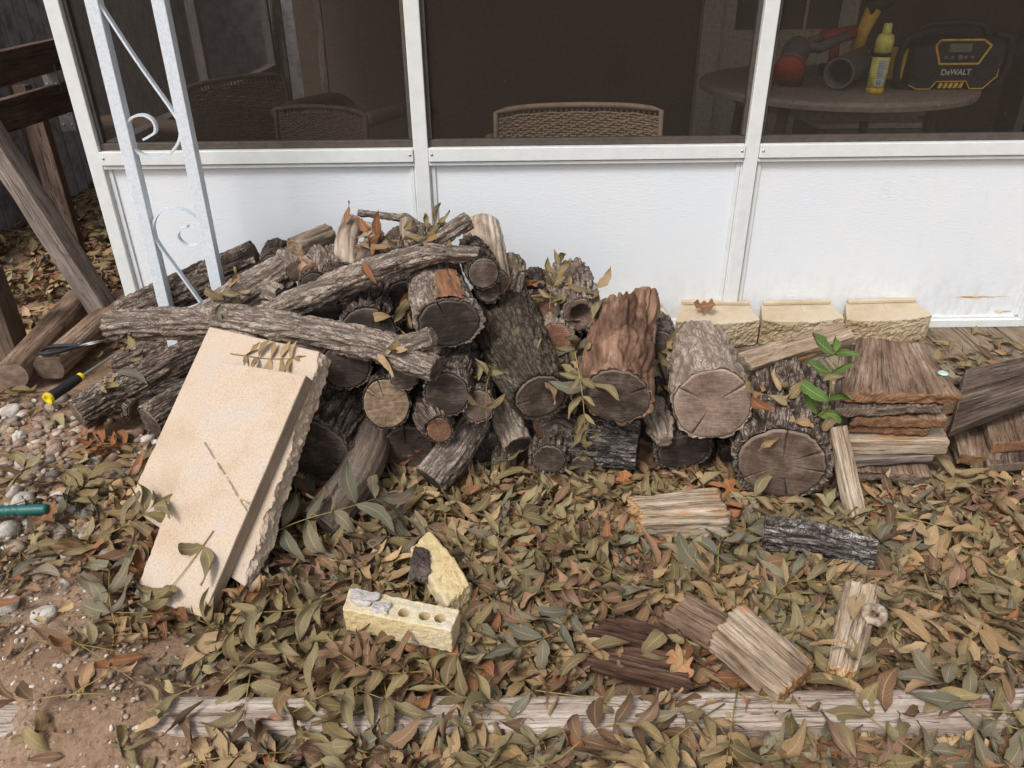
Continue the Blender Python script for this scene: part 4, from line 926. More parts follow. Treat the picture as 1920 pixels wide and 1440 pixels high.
# edging timbers
for lab, pa, pb, z, seed in (('left edging timber end mostly buried in sandy soil', (-140, 1347), (182, 1345), (-0.072, -0.084), 61), ('middle edging timber running behind the brick, half under leaves', (258, 1334), (1243, 1332), (-0.064, -0.026), 62), ('right edging timber with a butt joint at its left end', (1249, 1326), (2120, 1316), (-0.024, -0.026), 63)):
    a0, a1 = G(*pa, z[0]), G(*pb, z[1]); d = (a1-a0)/np.linalg.norm(a1-a0); s_ = np.array([-d[1], d[0], 0])*0.042
    V, F, bk = rough_piece(prismK([a0-s_, a1-s_, a1+s_, a0+s_], (0, 0, -0.075)), (120, 12, 8), 0.016, 0.003, 60, seed, (0.1, 1, 1), 0.004, 0.004)
    solid_top('edging_timber', V, F, MAT['wood_timber'], lab, 'timber', 'pale timbers edging the bed', {'bk': bk}, True)
# round landscape timbers at the left
for lab, pa, za, pb, zb, r, m in (('brown landscape timber with pale crossed round end, far left', (22, 704), -0.02, (150, 560), -0.02, 0.052, 'cut_pale'), ('brown landscape timber with grey round end beside it carrying the shears', (92, 690), -0.02, (240, 560), -0.02, 0.052, 'cut_brown')):
    a0, a1 = G(*pa, za), G(*pb, zb); d = a1-a0; L = np.linalg.norm(d); d /= L; s_ = np.cross(d, (0, 0, 1)); s_ /= np.linalg.norm(s_); u_ = np.cross(s_, d)
    prof = [(math.cos(a)*r*(1.0 if abs(math.sin(a)) < 0.8 else 1.0), np.clip(math.sin(a)*r, -r*0.8, r*0.8)) for a in np.linspace(0, 2*math.pi, 28, endpoint=False)]
    n = 40; V = []; bk = []
    for i in range(n):
        for (x_, y_) in prof: V.append(a0+d*L*i/(n-1)+s_*x_+u_*y_); bk.append((L*i/(n-1), x_, y_))
    V = np.array(V); bk = np.array(bk); V += (0.0025*fbm(bk*[6, 60, 60], 3, 2))[:, None]*np.array([0, 0, 1])
    F = [[i*28+k, i*28+(k+1) % 28, (i+1)*28+(k+1) % 28, (i+1)*28+k] for i in range(n-1) for k in range(28)]
    root = empty('landscape_timber', a0-[0, 0, r], lab, 'timber', 'round landscape timbers at the left')
    part('timber_body', root, V, F, MAT['wood_lumber' if m == 'x' else 'wood_brown'], {'bk': bk}, True, True)
    Vd = [a0-d*0.001]; Bd = [(0, 0, 0)]
    for q_ in (0.5, 1.0):
        for (x_, y_) in prof: Vd.append(a0-d*0.001+s_*x_*q_+u_*y_*q_); Bd.append((x_*q_, y_*q_, 0))
    Fd = [[0, 1+k, 1+(k+1) % 28] for k in range(28)]+[[1+k, 29+k, 29+(k+1) % 28, 1+(k+1) % 28] for k in range(28)]
    part('cut_face', root, np.array(Vd), Fd, MAT[m], {'bk': np.array(Bd)})

# ------------------------------------------------------------------ cored brick and masonry fragments
def brick():
    zt = 0.026; c = [G(642, 1142, zt), G(846, 1183, zt), G(862, 1143, zt), G(656, 1101, zt)]
    V, F, bk = rough_piece(prismK(c, (0, 0, -0.064)), (40, 14, 12), 0.003, 0.0028, 60, 71, (1, 1, 1), 0.002, 0.002)
    base = np.array([V[:, 0].mean(), V[:, 1].mean(), V[:, 2].min()]); SOLID.append((V.copy(), F))
    tmp = obj('brick_tmp', mesh('brick_tmp', V-base, F, None))
    ax = (c[1]-c[0])/np.linalg.norm(c[1]-c[0]); cs = []
    for px, py in ((757, 1149), (796, 1155), (825, 1159)):
        q = G(px, py, zt); Vc, Fc = lathe([(0.0125, -0.05), (0.0125, 0.02)], q-base, 14); cs.append((Vc, Fc))
    Vc, Fc = join(cs); cut = obj('cut_tmp', mesh('cut_tmp', Vc, [f for f in Fc], None))
    md = tmp.modifiers.new('b', 'BOOLEAN'); md.operation = 'DIFFERENCE'; md.object = cut; md.solver = 'EXACT'
    dg = bpy.context.evaluated_depsgraph_get(); me = bpy.data.meshes.new_from_object(tmp.evaluated_get(dg))
    bpy.data.objects.remove(tmp); bpy.data.objects.remove(cut)
    co = np.zeros(len(me.vertices)*3); me.vertices.foreach_get('co', co); at = me.attributes.new('bk', 'FLOAT_VECTOR', 'POINT'); at.data.foreach_set('vector', co)
    me.materials.clear(); me.materials.append(MAT['brick_yellow']); me.materials.append(MAT['brick_top'])
    for p in me.polygons: p.material_index = 1 if p.normal.z > 0.7 else 0
    me.name = 'brick_body'
    root = empty('cored_brick', base, 'yellow cored brick with three holes and crusted mortar, on the leaves', 'brick')
    obj('brick_body', me, root)
    for k, (q4, th) in enumerate(([(652, 1122), (692, 1134), (722, 1116), (664, 1100)], 0.010), ([(690, 1140), (724, 1148), (732, 1132), (700, 1126)], 0.007)) if False else enumerate((([(656, 1124), (690, 1132), (716, 1112), (664, 1101)], 0.012), ([(692, 1142), (728, 1149), (734, 1130), (700, 1125)], 0.008))):
        cc = [G(p[0], p[1], zt+th) for p in q4]
        V, F, bk = rough_piece(prismK(cc, (0, 0, -th-0.002)), (16, 12, 4), 0.004, 0.006, 60, 73+k, (1, 1, 1), 0.008, 0.008)
        part('mortar_crust', root, V, F, MAT['mortar'], {'bk': bk}, False, True)
brick()
fb = empty('brick_fragment', G(835, 1075, GZ+0.01), 'curved yellow masonry fragment with dark crust lying behind the cored brick', 'brick fragment')
c = [G(808, 1092, -0.005), G(836, 1134, -0.005), G(882, 1090, -0.005), G(826, 1018, -0.005)]
V, F, bk = rough_piece(prismK([G(812, 1098, 0.006), G(838, 1132, 0.006), G(882, 1096, 0.006), G(850, 1040, 0.011)], (0, 0, -0.05)), (26, 20, 10), 0.006, 0.004, 40, 81, (1, 1, 1), 0.006, 0.006)
V2, F2, bk2 = rough_piece(prismK([G(768, 1028, 0.004), G(814, 1096, 0.008), G(856, 1050, 0.013), G(806, 992, 0.004)], (0, 0, -0.05)), (26, 20, 10), 0.006, 0.004, 40, 82, (1, 1, 1), 0.006, 0.008)
Vj, Fj = join([(V, F), (V2, F2)]); part('fragment_body', fb, Vj, Fj, MAT['brick_yellow'], {'bk': np.concatenate([bk, bk2])}, False, True)
V, F, bk = rough_piece(prismK([G(766, 1078, 0.012), G(808, 1074, 0.016), G(804, 1028, 0.018), G(776, 1020, 0.012)], (0, 0, -0.03)), (18, 18, 8), 0.006, 0.009, 70, 83, (1, 1, 1), 0.008, 0.008)
part('dark_crust', fb, V, F, MAT['asphalt'], {'bk': bk}, False, True)
V, F, bk = rough_piece(prismK([G(846, 1132, -0.02), G(882, 1108, -0.02), G(884, 1090, -0.018), G(868, 1088, -0.012)], (0, 0, -0.035)), (12, 12, 6), 0.005, 0.006, 60, 84, (1, 1, 1), 0.006, 0.006)
part('mortar_crust', fb, V, F, MAT['mortar'], {'bk': bk}, False, True)

# ------------------------------------------------------------------ hand tools at the left
def tool_root(name, p, label, cat): return empty(name, p, label, cat)
sz = -0.02+0.045
p0, p1, p2 = G(72, 660, sz+0.01), G(150, 648, sz+0.012), G(198, 637, sz+0.022)
sh = tool_root('garden_shears', p0, 'black-handled garden shears with steel blade lying on the landscape timber', 'shears')
ax = (p1-p0)/np.linalg.norm(p1-p0); pr = np.array([-ax[1], ax[0], 0])
for s_ in (-1, 1):
    pts = spline([p0+ax*0.005+pr*0.012*s_, p0+ax*0.03+pr*0.026*s_, p0+ax*0.075+pr*0.022*s_, p1-ax*0.02+pr*0.009*s_, p1+ax*0.004+pr*0.003*s_], 24)
    V, F = tube(pts, np.interp(np.linspace(0, 1, 24), [0, 0.3, 0.8, 1], [0.007, 0.0085, 0.007, 0.006]), 8); part('handle', sh, V, F, MAT['rubber_black'], None, True)
    pts = np.array([p1-ax*0.01-pr*0.004*s_, p1+(p2-p1)*0.5+pr*0.003*s_, p2]); V, F = tube(pts, [0.0075, 0.0055, 0.0012], 6); V[:, 2] = p1[2]+(V[:, 2]-p1[2])*0.5+0.002*s_+0.004*((V-p1)@ax/0.1); part('blade', sh, V, F, MAT['steel'], None, True)
V, F = lathe([(0.007, -0.008), (0.007, 0.010), (0.004, 0.012)], p1, 12); part('pivot_bolt', sh, V, F, MAT['galvanised'])
p0, p1 = G(89, 748, -0.035), G(152, 706, -0.025); d = (p1-p0)/np.linalg.norm(p1-p0); fx = frame_of(d); L = np.linalg.norm(p1-p0)
tl = tool_root('tool_handle', p0-[0, 0, 0.02], 'black tool grip with bright yellow end ring among the leaves, left', 'tool')
V, F = lathe([(0.0175, 0.006), (0.0185, 0.02), (0.017, 0.05), (0.0185, 0.08), (0.016, L*0.85), (0.013, L)], p0, 18, fx); part('grip', tl, V, F, MAT['rubber_black'], None, True)
V, F = lathe([(0.010, 0.004), (0.012, -0.002), (0.0195, -0.002), (0.0205, 0.004), (0.0195, 0.010)], p0, 18, fx); part('end_ring', tl, V, F, MAT['plastic_lemon'], None, False)
V, F = lathe([(0.0145, 0), (0.0145, 0.012)], p0+d*(L*0.93), 16, fx); part('collar', tl, V, F, MAT['plastic_lemon'])
V, F = lathe([(0.005, 0), (0.004, 0.10), (0.003, 0.16)], p1, 10, fx); part('shaft', tl, V, F, MAT['steel'])
p0, p1 = G(-70, 962, -0.035), G(90, 954, -0.03); d = (p1-p0)/np.linalg.norm(p1-p0); fx = frame_of(d); L = np.linalg.norm(p1-p0)
tt = tool_root('trowel_handle', p0-[0, 0, 0.02], 'teal plastic trowel handle lying on pebbles at the left edge', 'tool')
prof = [(0.006, -L*0.1), (0.013, 0.0)]+[(0.0145+0.0016*math.sin(i*1.9)*(i > 14 and i < 28), L*(0.05+0.85*i/36)) for i in range(36)]+[(0.0125, L*0.93), (0.014, L*0.97), (0.010, L)]
V, F = lathe(prof, p0, 16, fx); part('grip', tt, V, F, MAT['plastic_teal'], None, True)
V, F = lathe([(0.005, 0), (0.005, 0.12)], p0-d*0.16, 10, fx); part('tang', tt, V, F, MAT['steel'])

# ------------------------------------------------------------------ things inside the porch
def wicker_chair(loc, rz, wdt, top, label, rows=38, mat='wicker', az=0.66):
    root = empty('wicker_chair', (loc[0], loc[1], 0.001), label, 'chair', 'wicker chairs inside the porch'); root.rotation_euler = (0, 0, rz)
    def ad(name, lst, mat):
        V, F = join(lst); return obj(name, mesh(name, V, F, MAT[mat], smooth=True), root)
    hw_ = wdt/2; xs = np.linspace(-hw_, hw_, 61)
    def topz(x): return top-0.014*(x/hw_)**4
    def yb(x, z): return 0.05*(x/hw_)**2-0.10*(z-0.40)
    rowsl = []
    for j in range(rows):
        f = 0.02+0.96*j/(rows-1); ph = j % 2
        pts = [(x, yb(x, z)+0.004*math.cos(math.pi*(i/1.5+ph)), z) for i, x in enumerate(xs) for z in [0.40+f*(topz(x)-0.42)+0.0015*math.sin(i*0.6+j*2.1)]]
        rowsl.append(tube(pts, 0.0044, 5))
    ad('woven_back', rowsl, mat)
    ad('stakes', [tube([(x, yb(x, 0.38), 0.38), (x, yb(x, topz(x)), topz(x)-0.01)], 0.004, 5) for x in np.linspace(-hw_, hw_, 31)], 'wicker_dark_and_dim')
    rim = [(-hw_, yb(-hw_, 0.4), 0.40)]+[(x, yb(x, topz(x)), topz(x)) for x in np.linspace(-hw_, hw_, 20)]+[(hw_, yb(hw_, 0.4), 0.40)]
    ad('rim', [tube(rim, 0.010, 8)], mat)
    ad('seat', [rbox((-hw_+0.02, hw_-0.02), (-0.55, -0.01), (0.36, 0.43), (4, 4, 2), 0.02)], 'wicker_dark_and_dim')
    for s_ in (-1, 1):
        arm = spline([(s_*hw_, 0.02, az), (s_*(hw_+0.03), -0.2, az), (s_*(hw_+0.03), -0.48, az-0.02), (s_*(hw_), -0.55, az-0.1), (s_*hw_, -0.55, 0.38)], 40)
        ad('armrest', [tube(arm, 0.028, 8)], mat)
        ad('leg', [tube([(s_*(hw_-0.03), -0.53, 0.37), (s_*(hw_-0.03), -0.53, 0.0)], 0.02, 8)], 'wicker_dark_and_dim')
        ad('leg', [tube([(s_*(hw_-0.03), -0.03, 0.37), (s_*(hw_-0.03), 0.02, 0.0)], 0.02, 8)], 'wicker_dark_and_dim')
    return root
wicker_chair((0.257, 0.33), math.pi, 0.60, 0.735, 'tan wicker chair with its woven back to the middle screen', az=0.54)
wicker_chair((-0.74, 0.62), math.pi*0.88, 0.42, 0.69, 'dim wicker chair turned sideways behind the left screen', mat='wicker_dark_and_dim')  # darker wicker colour stands in for the shade of the left bay
wicker_chair((-1.08, 0.62), math.pi*1.32, 0.50, 0.80, 'wicker chair with a rolled arm in the left corner of the porch', mat='wicker_dark_and_dim')  # dimmed wicker again: shade of the bay put into the colour

tb = empty('round_table', (1.43, 0.98, 0.001), 'round brown table behind the right screen carrying tools', 'table')
V, F = lathe([(0.0, 0.684), (0.55, 0.684), (0.572, 0.688), (0.575, 0.705), (0.572, 0.716), (0.56, 0.720), (0.0, 0.720)], (1.43, 0.98, 0), 64); part('table_top', tb, V, F[:-2], MAT['table_top'])
for sx, sy in ((-1, -1), (1, -1), (1, 1), (-1, 1)):
    V, F = tube([(1.43+sx*0.30, 0.98+sy*0.30, 0.683), (1.43+sx*0.34, 0.98+sy*0.34, 0.001)], [0.025, 0.02], 8); part('leg', tb, V, F, MAT['wall_brown'])
V, F = lathe([(0.42, 0.63), (0.42, 0.683)], (1.43, 0.98, 0), 40); part('apron', tb, V, F[:-2], MAT['table_top'])
TZ = 0.7212
# jobsite radio
RX, RY = 1.80, 0.70
rd = empty('jobsite_radio', (RX, RY+0.09, TZ), 'black and yellow jobsite radio with display on the round table', 'radio')
def rpoly(pts, y0, y1):
    n = len(pts); V = [(RX+x, y0, TZ+z) for x, z in pts]+[(RX+x, y1, TZ+z) for x, z in pts]
    return np.array(V), [list(range(n))[::-1], [n+i for i in range(n)]]+[[i, (i+1) % n, n+(i+1) % n, n+i] for i in range(n)]
def outline(pts, y, r, closed=True):
    q = [(RX+x, y, TZ+z) for x, z in pts]
    if closed: q = q+[q[0], q[1]]
    L = []
    for a, b_ in zip(q[:-1], q[1:]): L.append(tube([a, b_], r, 6))
    return join(L)
body = [(-0.175, 0.02), (-0.14, 0.004), (-0.085, 0.004), (-0.065, 0.032), (0.055, 0.032), (0.075, 0.004), (0.13, 0.004), (0.175, 0.05), (0.18, 0.165), (0.12, 0.172), (0.09, 0.19), (-0.09, 0.19), (-0.12, 0.165), (-0.18, 0.160)]
V, F = rpoly(body, RY, RY+0.18); part('body', rd, V, F, MAT['plastic_black'])
V, F = outline(body[:8]+[(0.172, 0.10)], RY-0.001, 0.0022, False); part('yellow_trim', rd, V, F, MAT['plastic_yellow'])
face = [(-0.10, 0.165), (-0.085, 0.186), (0.085, 0.186), (0.12, 0.165), (0.085, 0.098), (-0.07, 0.098)]
V, F = outline(face, RY-0.002, 0.0042); part('yellow_bezel', rd, V, F, MAT['plastic_yellow'])
V, F = rpoly([(-0.045, 0.142), (0.045, 0.142), (0.045, 0.172), (-0.045, 0.172)], RY-0.003, RY+0.001); part('display', rd, V, F, MAT['lcd'])
for bx in (-0.05, -0.025, 0.03, 0.055): V, F = rpoly([(bx-0.007, 0.118), (bx+0.007, 0.118), (bx+0.007, 0.128), (bx-0.007, 0.128)], RY-0.003, RY+0.001); part('button', rd, V, F, MAT['plastic_grey_and_dim_white'])
yax = (np.array([1, 0, 0]), np.array([0, 0, 1]), np.array([0, -1, 0]))
V, F = lathe([(0.011, 0), (0.010, 0.008), (0.006, 0.010)], (RX+0.005, RY, TZ+0.122), 16, yax); part('knob', rd, V, F, MAT['plastic_grey_and_dim_white'])
for sx in (-1, 1):
    V, F = lathe([(0.052, -0.004), (0.052, 0.002), (0.045, 0.004), (0.010, 0.001)], (RX+sx*0.125, RY, TZ+0.085), 24, yax); part('speaker_grille', rd, V, F, MAT['rubber_black'])
    pts = spline([(RX+sx*0.15, RY+0.03, TZ+0.006), (RX+sx*0.205, RY+0.03, TZ+0.02), (RX+sx*0.222, RY+0.03, TZ+0.10), (RX+sx*0.205, RY+0.03, TZ+0.185), (RX+sx*0.15, RY+0.04, TZ+0.205)], 30)
    V, F = tube(pts, 0.015, 8); part('roll_cage', rd, V, F, MAT['rubber_black'], None, True)
V, F = tube(spline([(RX-0.15, RY+0.09, TZ+0.19), (RX-0.10, RY+0.09, TZ+0.235), (RX+0.10, RY+0.09, TZ+0.235), (RX+0.15, RY+0.09, TZ+0.19)], 24), 0.013, 8); part('handle', rd, V, F, MAT['rubber_black'], None, True)
for k in range(5):
    V, F = rpoly([(-0.052+k*0.021, 0.006), (-0.040+k*0.021, 0.006), (-0.034+k*0.021, 0.027), (-0.046+k*0.021, 0.027)], RY+0.002, RY+0.01); part('yellow_vent', rd, V, F, MAT['plastic_yellow'])
V, F = rpoly([(-0.215, 0.03), (-0.185, 0.03), (-0.18, 0.15), (-0.21, 0.15)], RY+0.05, RY+0.13); part('side_cap', rd, V, F, MAT['plastic_yellow'])
def text_mesh(s, size, mat, name, root, loc, rot=(math.pi/2, 0, 0), ext=0.0008):
    cu = bpy.data.curves.new('t', 'FONT'); cu.body = s; cu.size = size; cu.align_x = 'CENTER'; cu.align_y = 'CENTER'; cu.extrude = ext; cu.offset = size*0.02
    to = bpy.data.objects.new('t', cu); C.objects.link(to); dg = bpy.context.evaluated_depsgraph_get()
    me = bpy.data.meshes.new_from_object(to.evaluated_get(dg)); bpy.data.objects.remove(to); bpy.data.curves.remove(cu)
    me.materials.clear(); me.materials.append(MAT[mat]); me.name = name
    o = obj(name, me, root); o.location = Vector(loc)-root.location; o.rotation_euler = rot; return o
text_mesh('DeWALT', 0.030, 'label_white', 'lettering', rd, (RX+0.005, RY-0.0015, TZ+0.066))
# spray can
can = empty('spray_can', (1.468, 0.645, TZ), 'yellow spray can with white label standing on the round table', 'spray can')
cc = (1.468, 0.645, TZ)
V, F = lathe([(0.030, 0), (0.033, 0.003), (0.033, 0.022)], cc, 28); part('base_band', can, V, F, MAT['can_gold'], None, True)
V, F = lathe([(0.033, 0.0222), (0.033, 0.135)], cc, 28); part('body', can, V, F, MAT['can_yellow'], None, True)
V, F = lathe([(0.0333, 0.1352), (0.0333, 0.150)], cc, 28); part('black_band', can, V, F, MAT['plastic_black'], None, True)
V, F = lathe([(0.033, 0.1502), (0.033, 0.195), (0.029, 0.212), (0.020, 0.218)], cc, 28); part('shoulder', can, V, F, MAT['can_yellow'], None, True)
V, F = lathe([(0.0165, 0.2182), (0.017, 0.222), (0.016, 0.250), (0.012, 0.254)], cc, 20); part('cap', can, V, F, MAT['can_yellow'], None, True)
V, F = [], []
for i in range(9):
    a = math.radians(-125+i*7.5)
    for z in (0.03, 0.125): V.append((cc[0]+0.0337*math.cos(a), cc[1]+0.0337*math.sin(a), cc[2]+z))
F = [[2*i, 2*i+2, 2*i+3, 2*i+1] for i in range(8)]; part('label', can, np.array(V), F, MAT['label_white'])
for j in range(10):
    a0 = math.radians(-120); a1 = math.radians(-120+random.uniform(25, 44)); zz = cc[2]+0.058+j*0.006; vs = []
    for a in np.linspace(a0, a1, 5):
        for dz in (0, 0.0022): vs.append((cc[0]+0.034*math.cos(a), cc[1]+0.034*math.sin(a), zz+dz))
    part('print_line', can, np.array(vs), [[2*i, 2*i+2, 2*i+3, 2*i+1] for i in range(4)], MAT['plastic_grey_and_dim_white'])
for j in range(8):
    a0 = math.radians(-118+j*4.5); vs = [(cc[0]+0.034*math.cos(a), cc[1]+0.034*math.sin(a), cc[2]+z) for a in (a0, a0+math.radians(1.2+(j % 3)*0.8)) for z in (0.034, 0.052)]
    part('bar_mark', can, np.array(vs), [[0, 2, 3, 1]], MAT['plastic_black'])
# power tools
e1 = empty('angle_tool', (1.20, 0.88, TZ), 'grey power tool with round orange cap at the left of the table', 'power tool')
a0, a1 = np.array([1.165, 0.80, TZ+0.065]), np.array([1.25, 0.98, TZ+0.15]); fx = frame_of(a1-a0)
V, F = lathe([(0.060, 0.0), (0.060, 0.02), (0.050, 0.028)], a0, 24, fx); part('orange_cap', e1, V, F, MAT['plastic_orange'], None, True)
V, F = lathe([(0.048, 0.03), (0.055, 0.06), (0.05, 0.10), (0.058, 0.14), (0.05, 0.19), (0.02, 0.21)], a0, 20, fx); part('housing', e1, V, F, MAT['plastic_grey_and_dim_white'], None, True)
V, F = tube([a1, a1+np.array([0.10, 0.02, -0.02]), a1+np.array([0.22, 0.03, 0.03])], [0.03, 0.022, 0.02], 10); part('handle', e1, V, F, MAT['plastic_grey_and_dim_white'], None, True)
V, F = lathe([(0.052, -0.082), (0.052, -0.005)], (1.205, 0.88, TZ+0.083), 18); part('foot', e1, V, F, MAT['plastic_black'])
e2 = empty('cordless_drill', (1.46, 1.12, TZ), 'orange drill behind the grey tube on the table', 'drill')
V, F = tube([(1.40, 1.12, TZ+0.16), (1.54, 1.12, TZ+0.18)], [0.032, 0.03], 12); part('motor', e2, V, F, MAT['plastic_orange'], None, True)
V, F = tube([(1.46, 1.12, TZ+0.15), (1.47, 1.12, TZ+0.045)], [0.022, 0.022], 10); part('grip', e2, V, F, MAT['plastic_orange'], None, True)
V, F = rbox((1.42, 1.51), (1.08, 1.16), (TZ, TZ+0.05), (2, 2, 2), 0.006); part('battery', e2, V, F, MAT['plastic_black'])
V, F = tube([(1.40, 1.12, TZ+0.16), (1.34, 1.12, TZ+0.15)], [0.02, 0.012], 10); part('chuck', e2, V, F, MAT['plastic_grey_and_dim_white'], None, True)
e3 = empty('blower_tube', (1.42, 0.85, TZ), 'grey tube with dark round mouth lying behind the spray can', 'tube')
a0, a1 = np.array([1.345, 0.73, TZ+0.062]), np.array([1.62, 1.10, TZ+0.085]); fx = frame_of(a1-a0); L = np.linalg.norm(a1-a0)
V, F = lathe([(0.050, 0.08), (0.052, 0.004), (0.060, 0.0), (0.061, 0.01), (0.060, 0.16), (0.052, L)], a0, 28, fx); part('barrel', e3, V, F[:-2]+[F[-1]], MAT['plastic_grey_and_dim_white'], None, True)
V, F = lathe([(0.0005, 0.079), (0.0495, 0.079)], a0, 28, fx); part('mouth', e3, V, F[:-2], MAT['rubber_black'])
e4 = empty('yellow_tool', (1.60, 1.20, TZ), 'yellow cordless tool standing behind the spray can', 'power tool')
V, F = tube([(1.58, 1.18, TZ+0.05), (1.60, 1.18, TZ+0.17), (1.63, 1.18, TZ+0.27)], [0.03, 0.028, 0.035], 10); part('grip', e4, V, F, MAT['plastic_yellow'], None, True)
V, F = tube([(1.60, 1.18, TZ+0.27), (1.70, 1.18, TZ+0.31)], [0.04, 0.03], 10); part('head', e4, V, F, MAT['plastic_black'], None, True)
V, F = rbox((1.54, 1.64), (1.14, 1.22), (TZ, TZ+0.06), (2, 2, 2), 0.006); part('battery', e4, V, F, MAT['plastic_black'])
# shelf clutter under and behind the table
bx = empty('storage_box', (1.95, 1.9, 0), 'pale box on the floor beyond the table, right', 'box')
V, F = rbox((1.7, 2.3), (1.75, 2.15), (0.0015, 0.36), (2, 2, 2), 0.01); part('body', bx, V, F, MAT['plastic_grey_and_dim_white']); V, F = rbox((1.69, 2.31), (1.74, 2.16), (0.361, 0.39), (2, 2, 2), 0.008); part('lid', bx, V, F, MAT['trim_beige'])
lad = empty('metal_shelf', (2.45, 1.2, 0), 'dark perforated shelf upright at the right end of the porch', 'shelf')
for xx in (2.30, 2.75):
    V, F = rbox((xx, xx+0.04), (1.0, 1.04), (0.0015, 1.7), (2, 2, 2), 0.003); part('upright', lad, V, F, MAT['bronze'])
for zz in (0.3, 0.8, 1.3): V, F = rbox((2.28, 2.81), (1.0415, 1.4), (zz, zz+0.03), (2, 2, 2), 0.003); part('shelf_board', lad, V, F, MAT['wall_brown'])

# ------------------------------------------------------------------ solid surfaces to drop stones and leaves on
vs, fs, o_ = [], [], 0
for V, F in SOLID:
    vs.append(V); fs += [[i+o_ for i in f] for f in F]; o_ += len(V)
BVH = BVHTree.FromPolygons(np.concatenate(vs).tolist(), fs); del vs, fs
def drop(x, y):
    h = BVH.ray_cast(Vector((x, y, 1.5)), Vector((0, 0, -1)))
    return (h[0].z, h[1]) if h[0] is not None else (-9, None)
def look(px, py):
    h = BVH.ray_cast(Vector(CP), Vector(ray(px, py)).normalized())
    return (np.array(h[0]), np.array(h[1])) if h[0] is not None else (None, None)
def pix(p):
    d = np.asarray(p)-CP; z = d@CF; return 960+FPX*(d@CR)/z, 720-FPX*(d@CU)/z

# ------------------------------------------------------------------ pebbles
def stone_m(name, a, b, c):
    t = NT(name, 0.85, 0.2); co = t.n('TexCoord').outputs['Object']; rv = t.rndvec(); v = t.scale(co, (1, 1, 1), rv)
    n = t.noise(v, 1.1, 5, 0.65, 0.5); n2 = t.noise(t.scale(co, (1, 1, 4), rv), 2.0, 5, 0.7)
    col = t.ramp(t.math('ADD', t.math('MULTIPLY', n, 0.6), t.math('MULTIPLY', n2, 0.4)), [(0.36, a), (0.5, b), (0.64, c)])
    col = t.mix(0.35, col, t.ramp(t.noise(v, 9, 4, 0.75), [(0.35, (140, 124, 112)), (0.6, (255, 255, 255))]), 'MULTIPLY'); MAT[name] = t.out(col, t.bump(n2, 0.4, 0.08))
stone_m('pebble_pink', (134, 110, 98), (170, 146, 132), (198, 176, 160))
stone_m('pebble_tan', (132, 114, 96), (172, 153, 131), (200, 186, 166))
stone_m('pebble_white', (164, 154, 144), (200, 192, 182), (220, 214, 206))
stone_m('pebble_brown', (108, 84, 72), (142, 114, 98), (172, 146, 126))
stone_m('pebble_grey', (112, 106, 100), (146, 138, 130), (178, 170, 160))
def ico(seed, sub=2):
    import bmesh
    bm = bmesh.new(); bmesh.ops.create_icosphere(bm, subdivisions=sub, radius=1); V = np.array([v.co[:] for v in bm.verts]); F = [[v.index for v in f.verts] for f in bm.faces]; bm.free()
    r = np.random.default_rng(seed); V = V*(1+0.60*pn(V*0.9, seed)[:, None]+0.25*pn(V*1.9, seed+5)[:, None]+0.08*pn(V*4.5, seed+6)[:, None]); V = np.sign(V)*np.abs(V)**0.92
    return V*np.array([1.0, r.uniform(0.62, 0.9), r.uniform(0.5, 0.72)]), F
PM = []
for k in range(15):
    V, F = ico(k, 3 if k < 8 else 2); mn = ['pebble_pink', 'pebble_tan', 'pebble_white', 'pebble_brown', 'pebble_grey'][k % 5]; PM.append((mesh('pebble', V, F, MAT[mn], smooth=True), k % 5))
PLAB = ['pinkish smooth river pebble among the leaves', 'tan smooth river pebble among the leaves', 'white smooth river pebble among the leaves', 'brown smooth river pebble among the leaves', 'grey smooth river pebble among the leaves']
PG = ['pink pebbles', 'tan pebbles', 'white pebbles', 'brown pebbles', 'grey pebbles']
placed = []
def pebble(px, py, r, kind=None, lift=0.25):
    p = G(px, py, GZ); z, _ = drop(p[0], p[1])
    if z > GZ+0.01 and z < 0.25 and kind is None: return False
    for q in placed:
        if (q[0]-p[0])**2+(q[1]-p[1])**2 < (0.85*(q[2]+r))**2: return False
    placed.append((p[0], p[1], r)); k = random.randrange(15)
    if kind is not None: k = kind+5*random.randrange(3)
    me, c = PM[k]; o = obj('pebble', me); o.location = (p[0], p[1], gz(p[0], p[1])+r*lift); o.scale = (r, r, r); o.rotation_euler = (random.uniform(-0.3, 0.3), random.uniform(-0.3, 0.3), random.uniform(0, 6.3))
    zn = 'at the left edge by the teal handle' if px < 110 and py > 880 else 'at the left below the logs' if px < 330 and py < 900 else 'left of the slab foot' if px < 330 else 'beside the slabs in the shade' if px < 740 else 'in the middle of the leaf bed' if px < 1250 else 'in the right half of the leaf bed'
    tag(o, PLAB[c].replace('among the leaves', zn), 'pebble', PG[c]+' '+zn); return True
for px, py, r, kd in ((1310, 1258, 0.030, 2), (1082, 1243, 0.026, 1), (1040, 1245, 0.024, 2), (1045, 903, 0.026, 2), (1080, 1285, 0.03, 2), (1345, 1262, 0.02, 1), (88, 1155, 0.028, 2), (130, 1038, 0.03, 2), (40, 945, 0.035, 2), (525, 1022, 0.022, 4), (15, 1000, 0.036, 2), (12, 1135, 0.026, 2), (125, 1095, 0.02, 2), (238, 1100, 0.03, 3), (305, 1160, 0.026, 1), (1280, 1010, 0.024, 1), (1250, 1030, 0.018, 2), (1240, 1255, 0.03, 4), (1545, 955, 0.018, 2), (560, 1058, 0.02, 3)):
    pebble(px, py, r, kd)
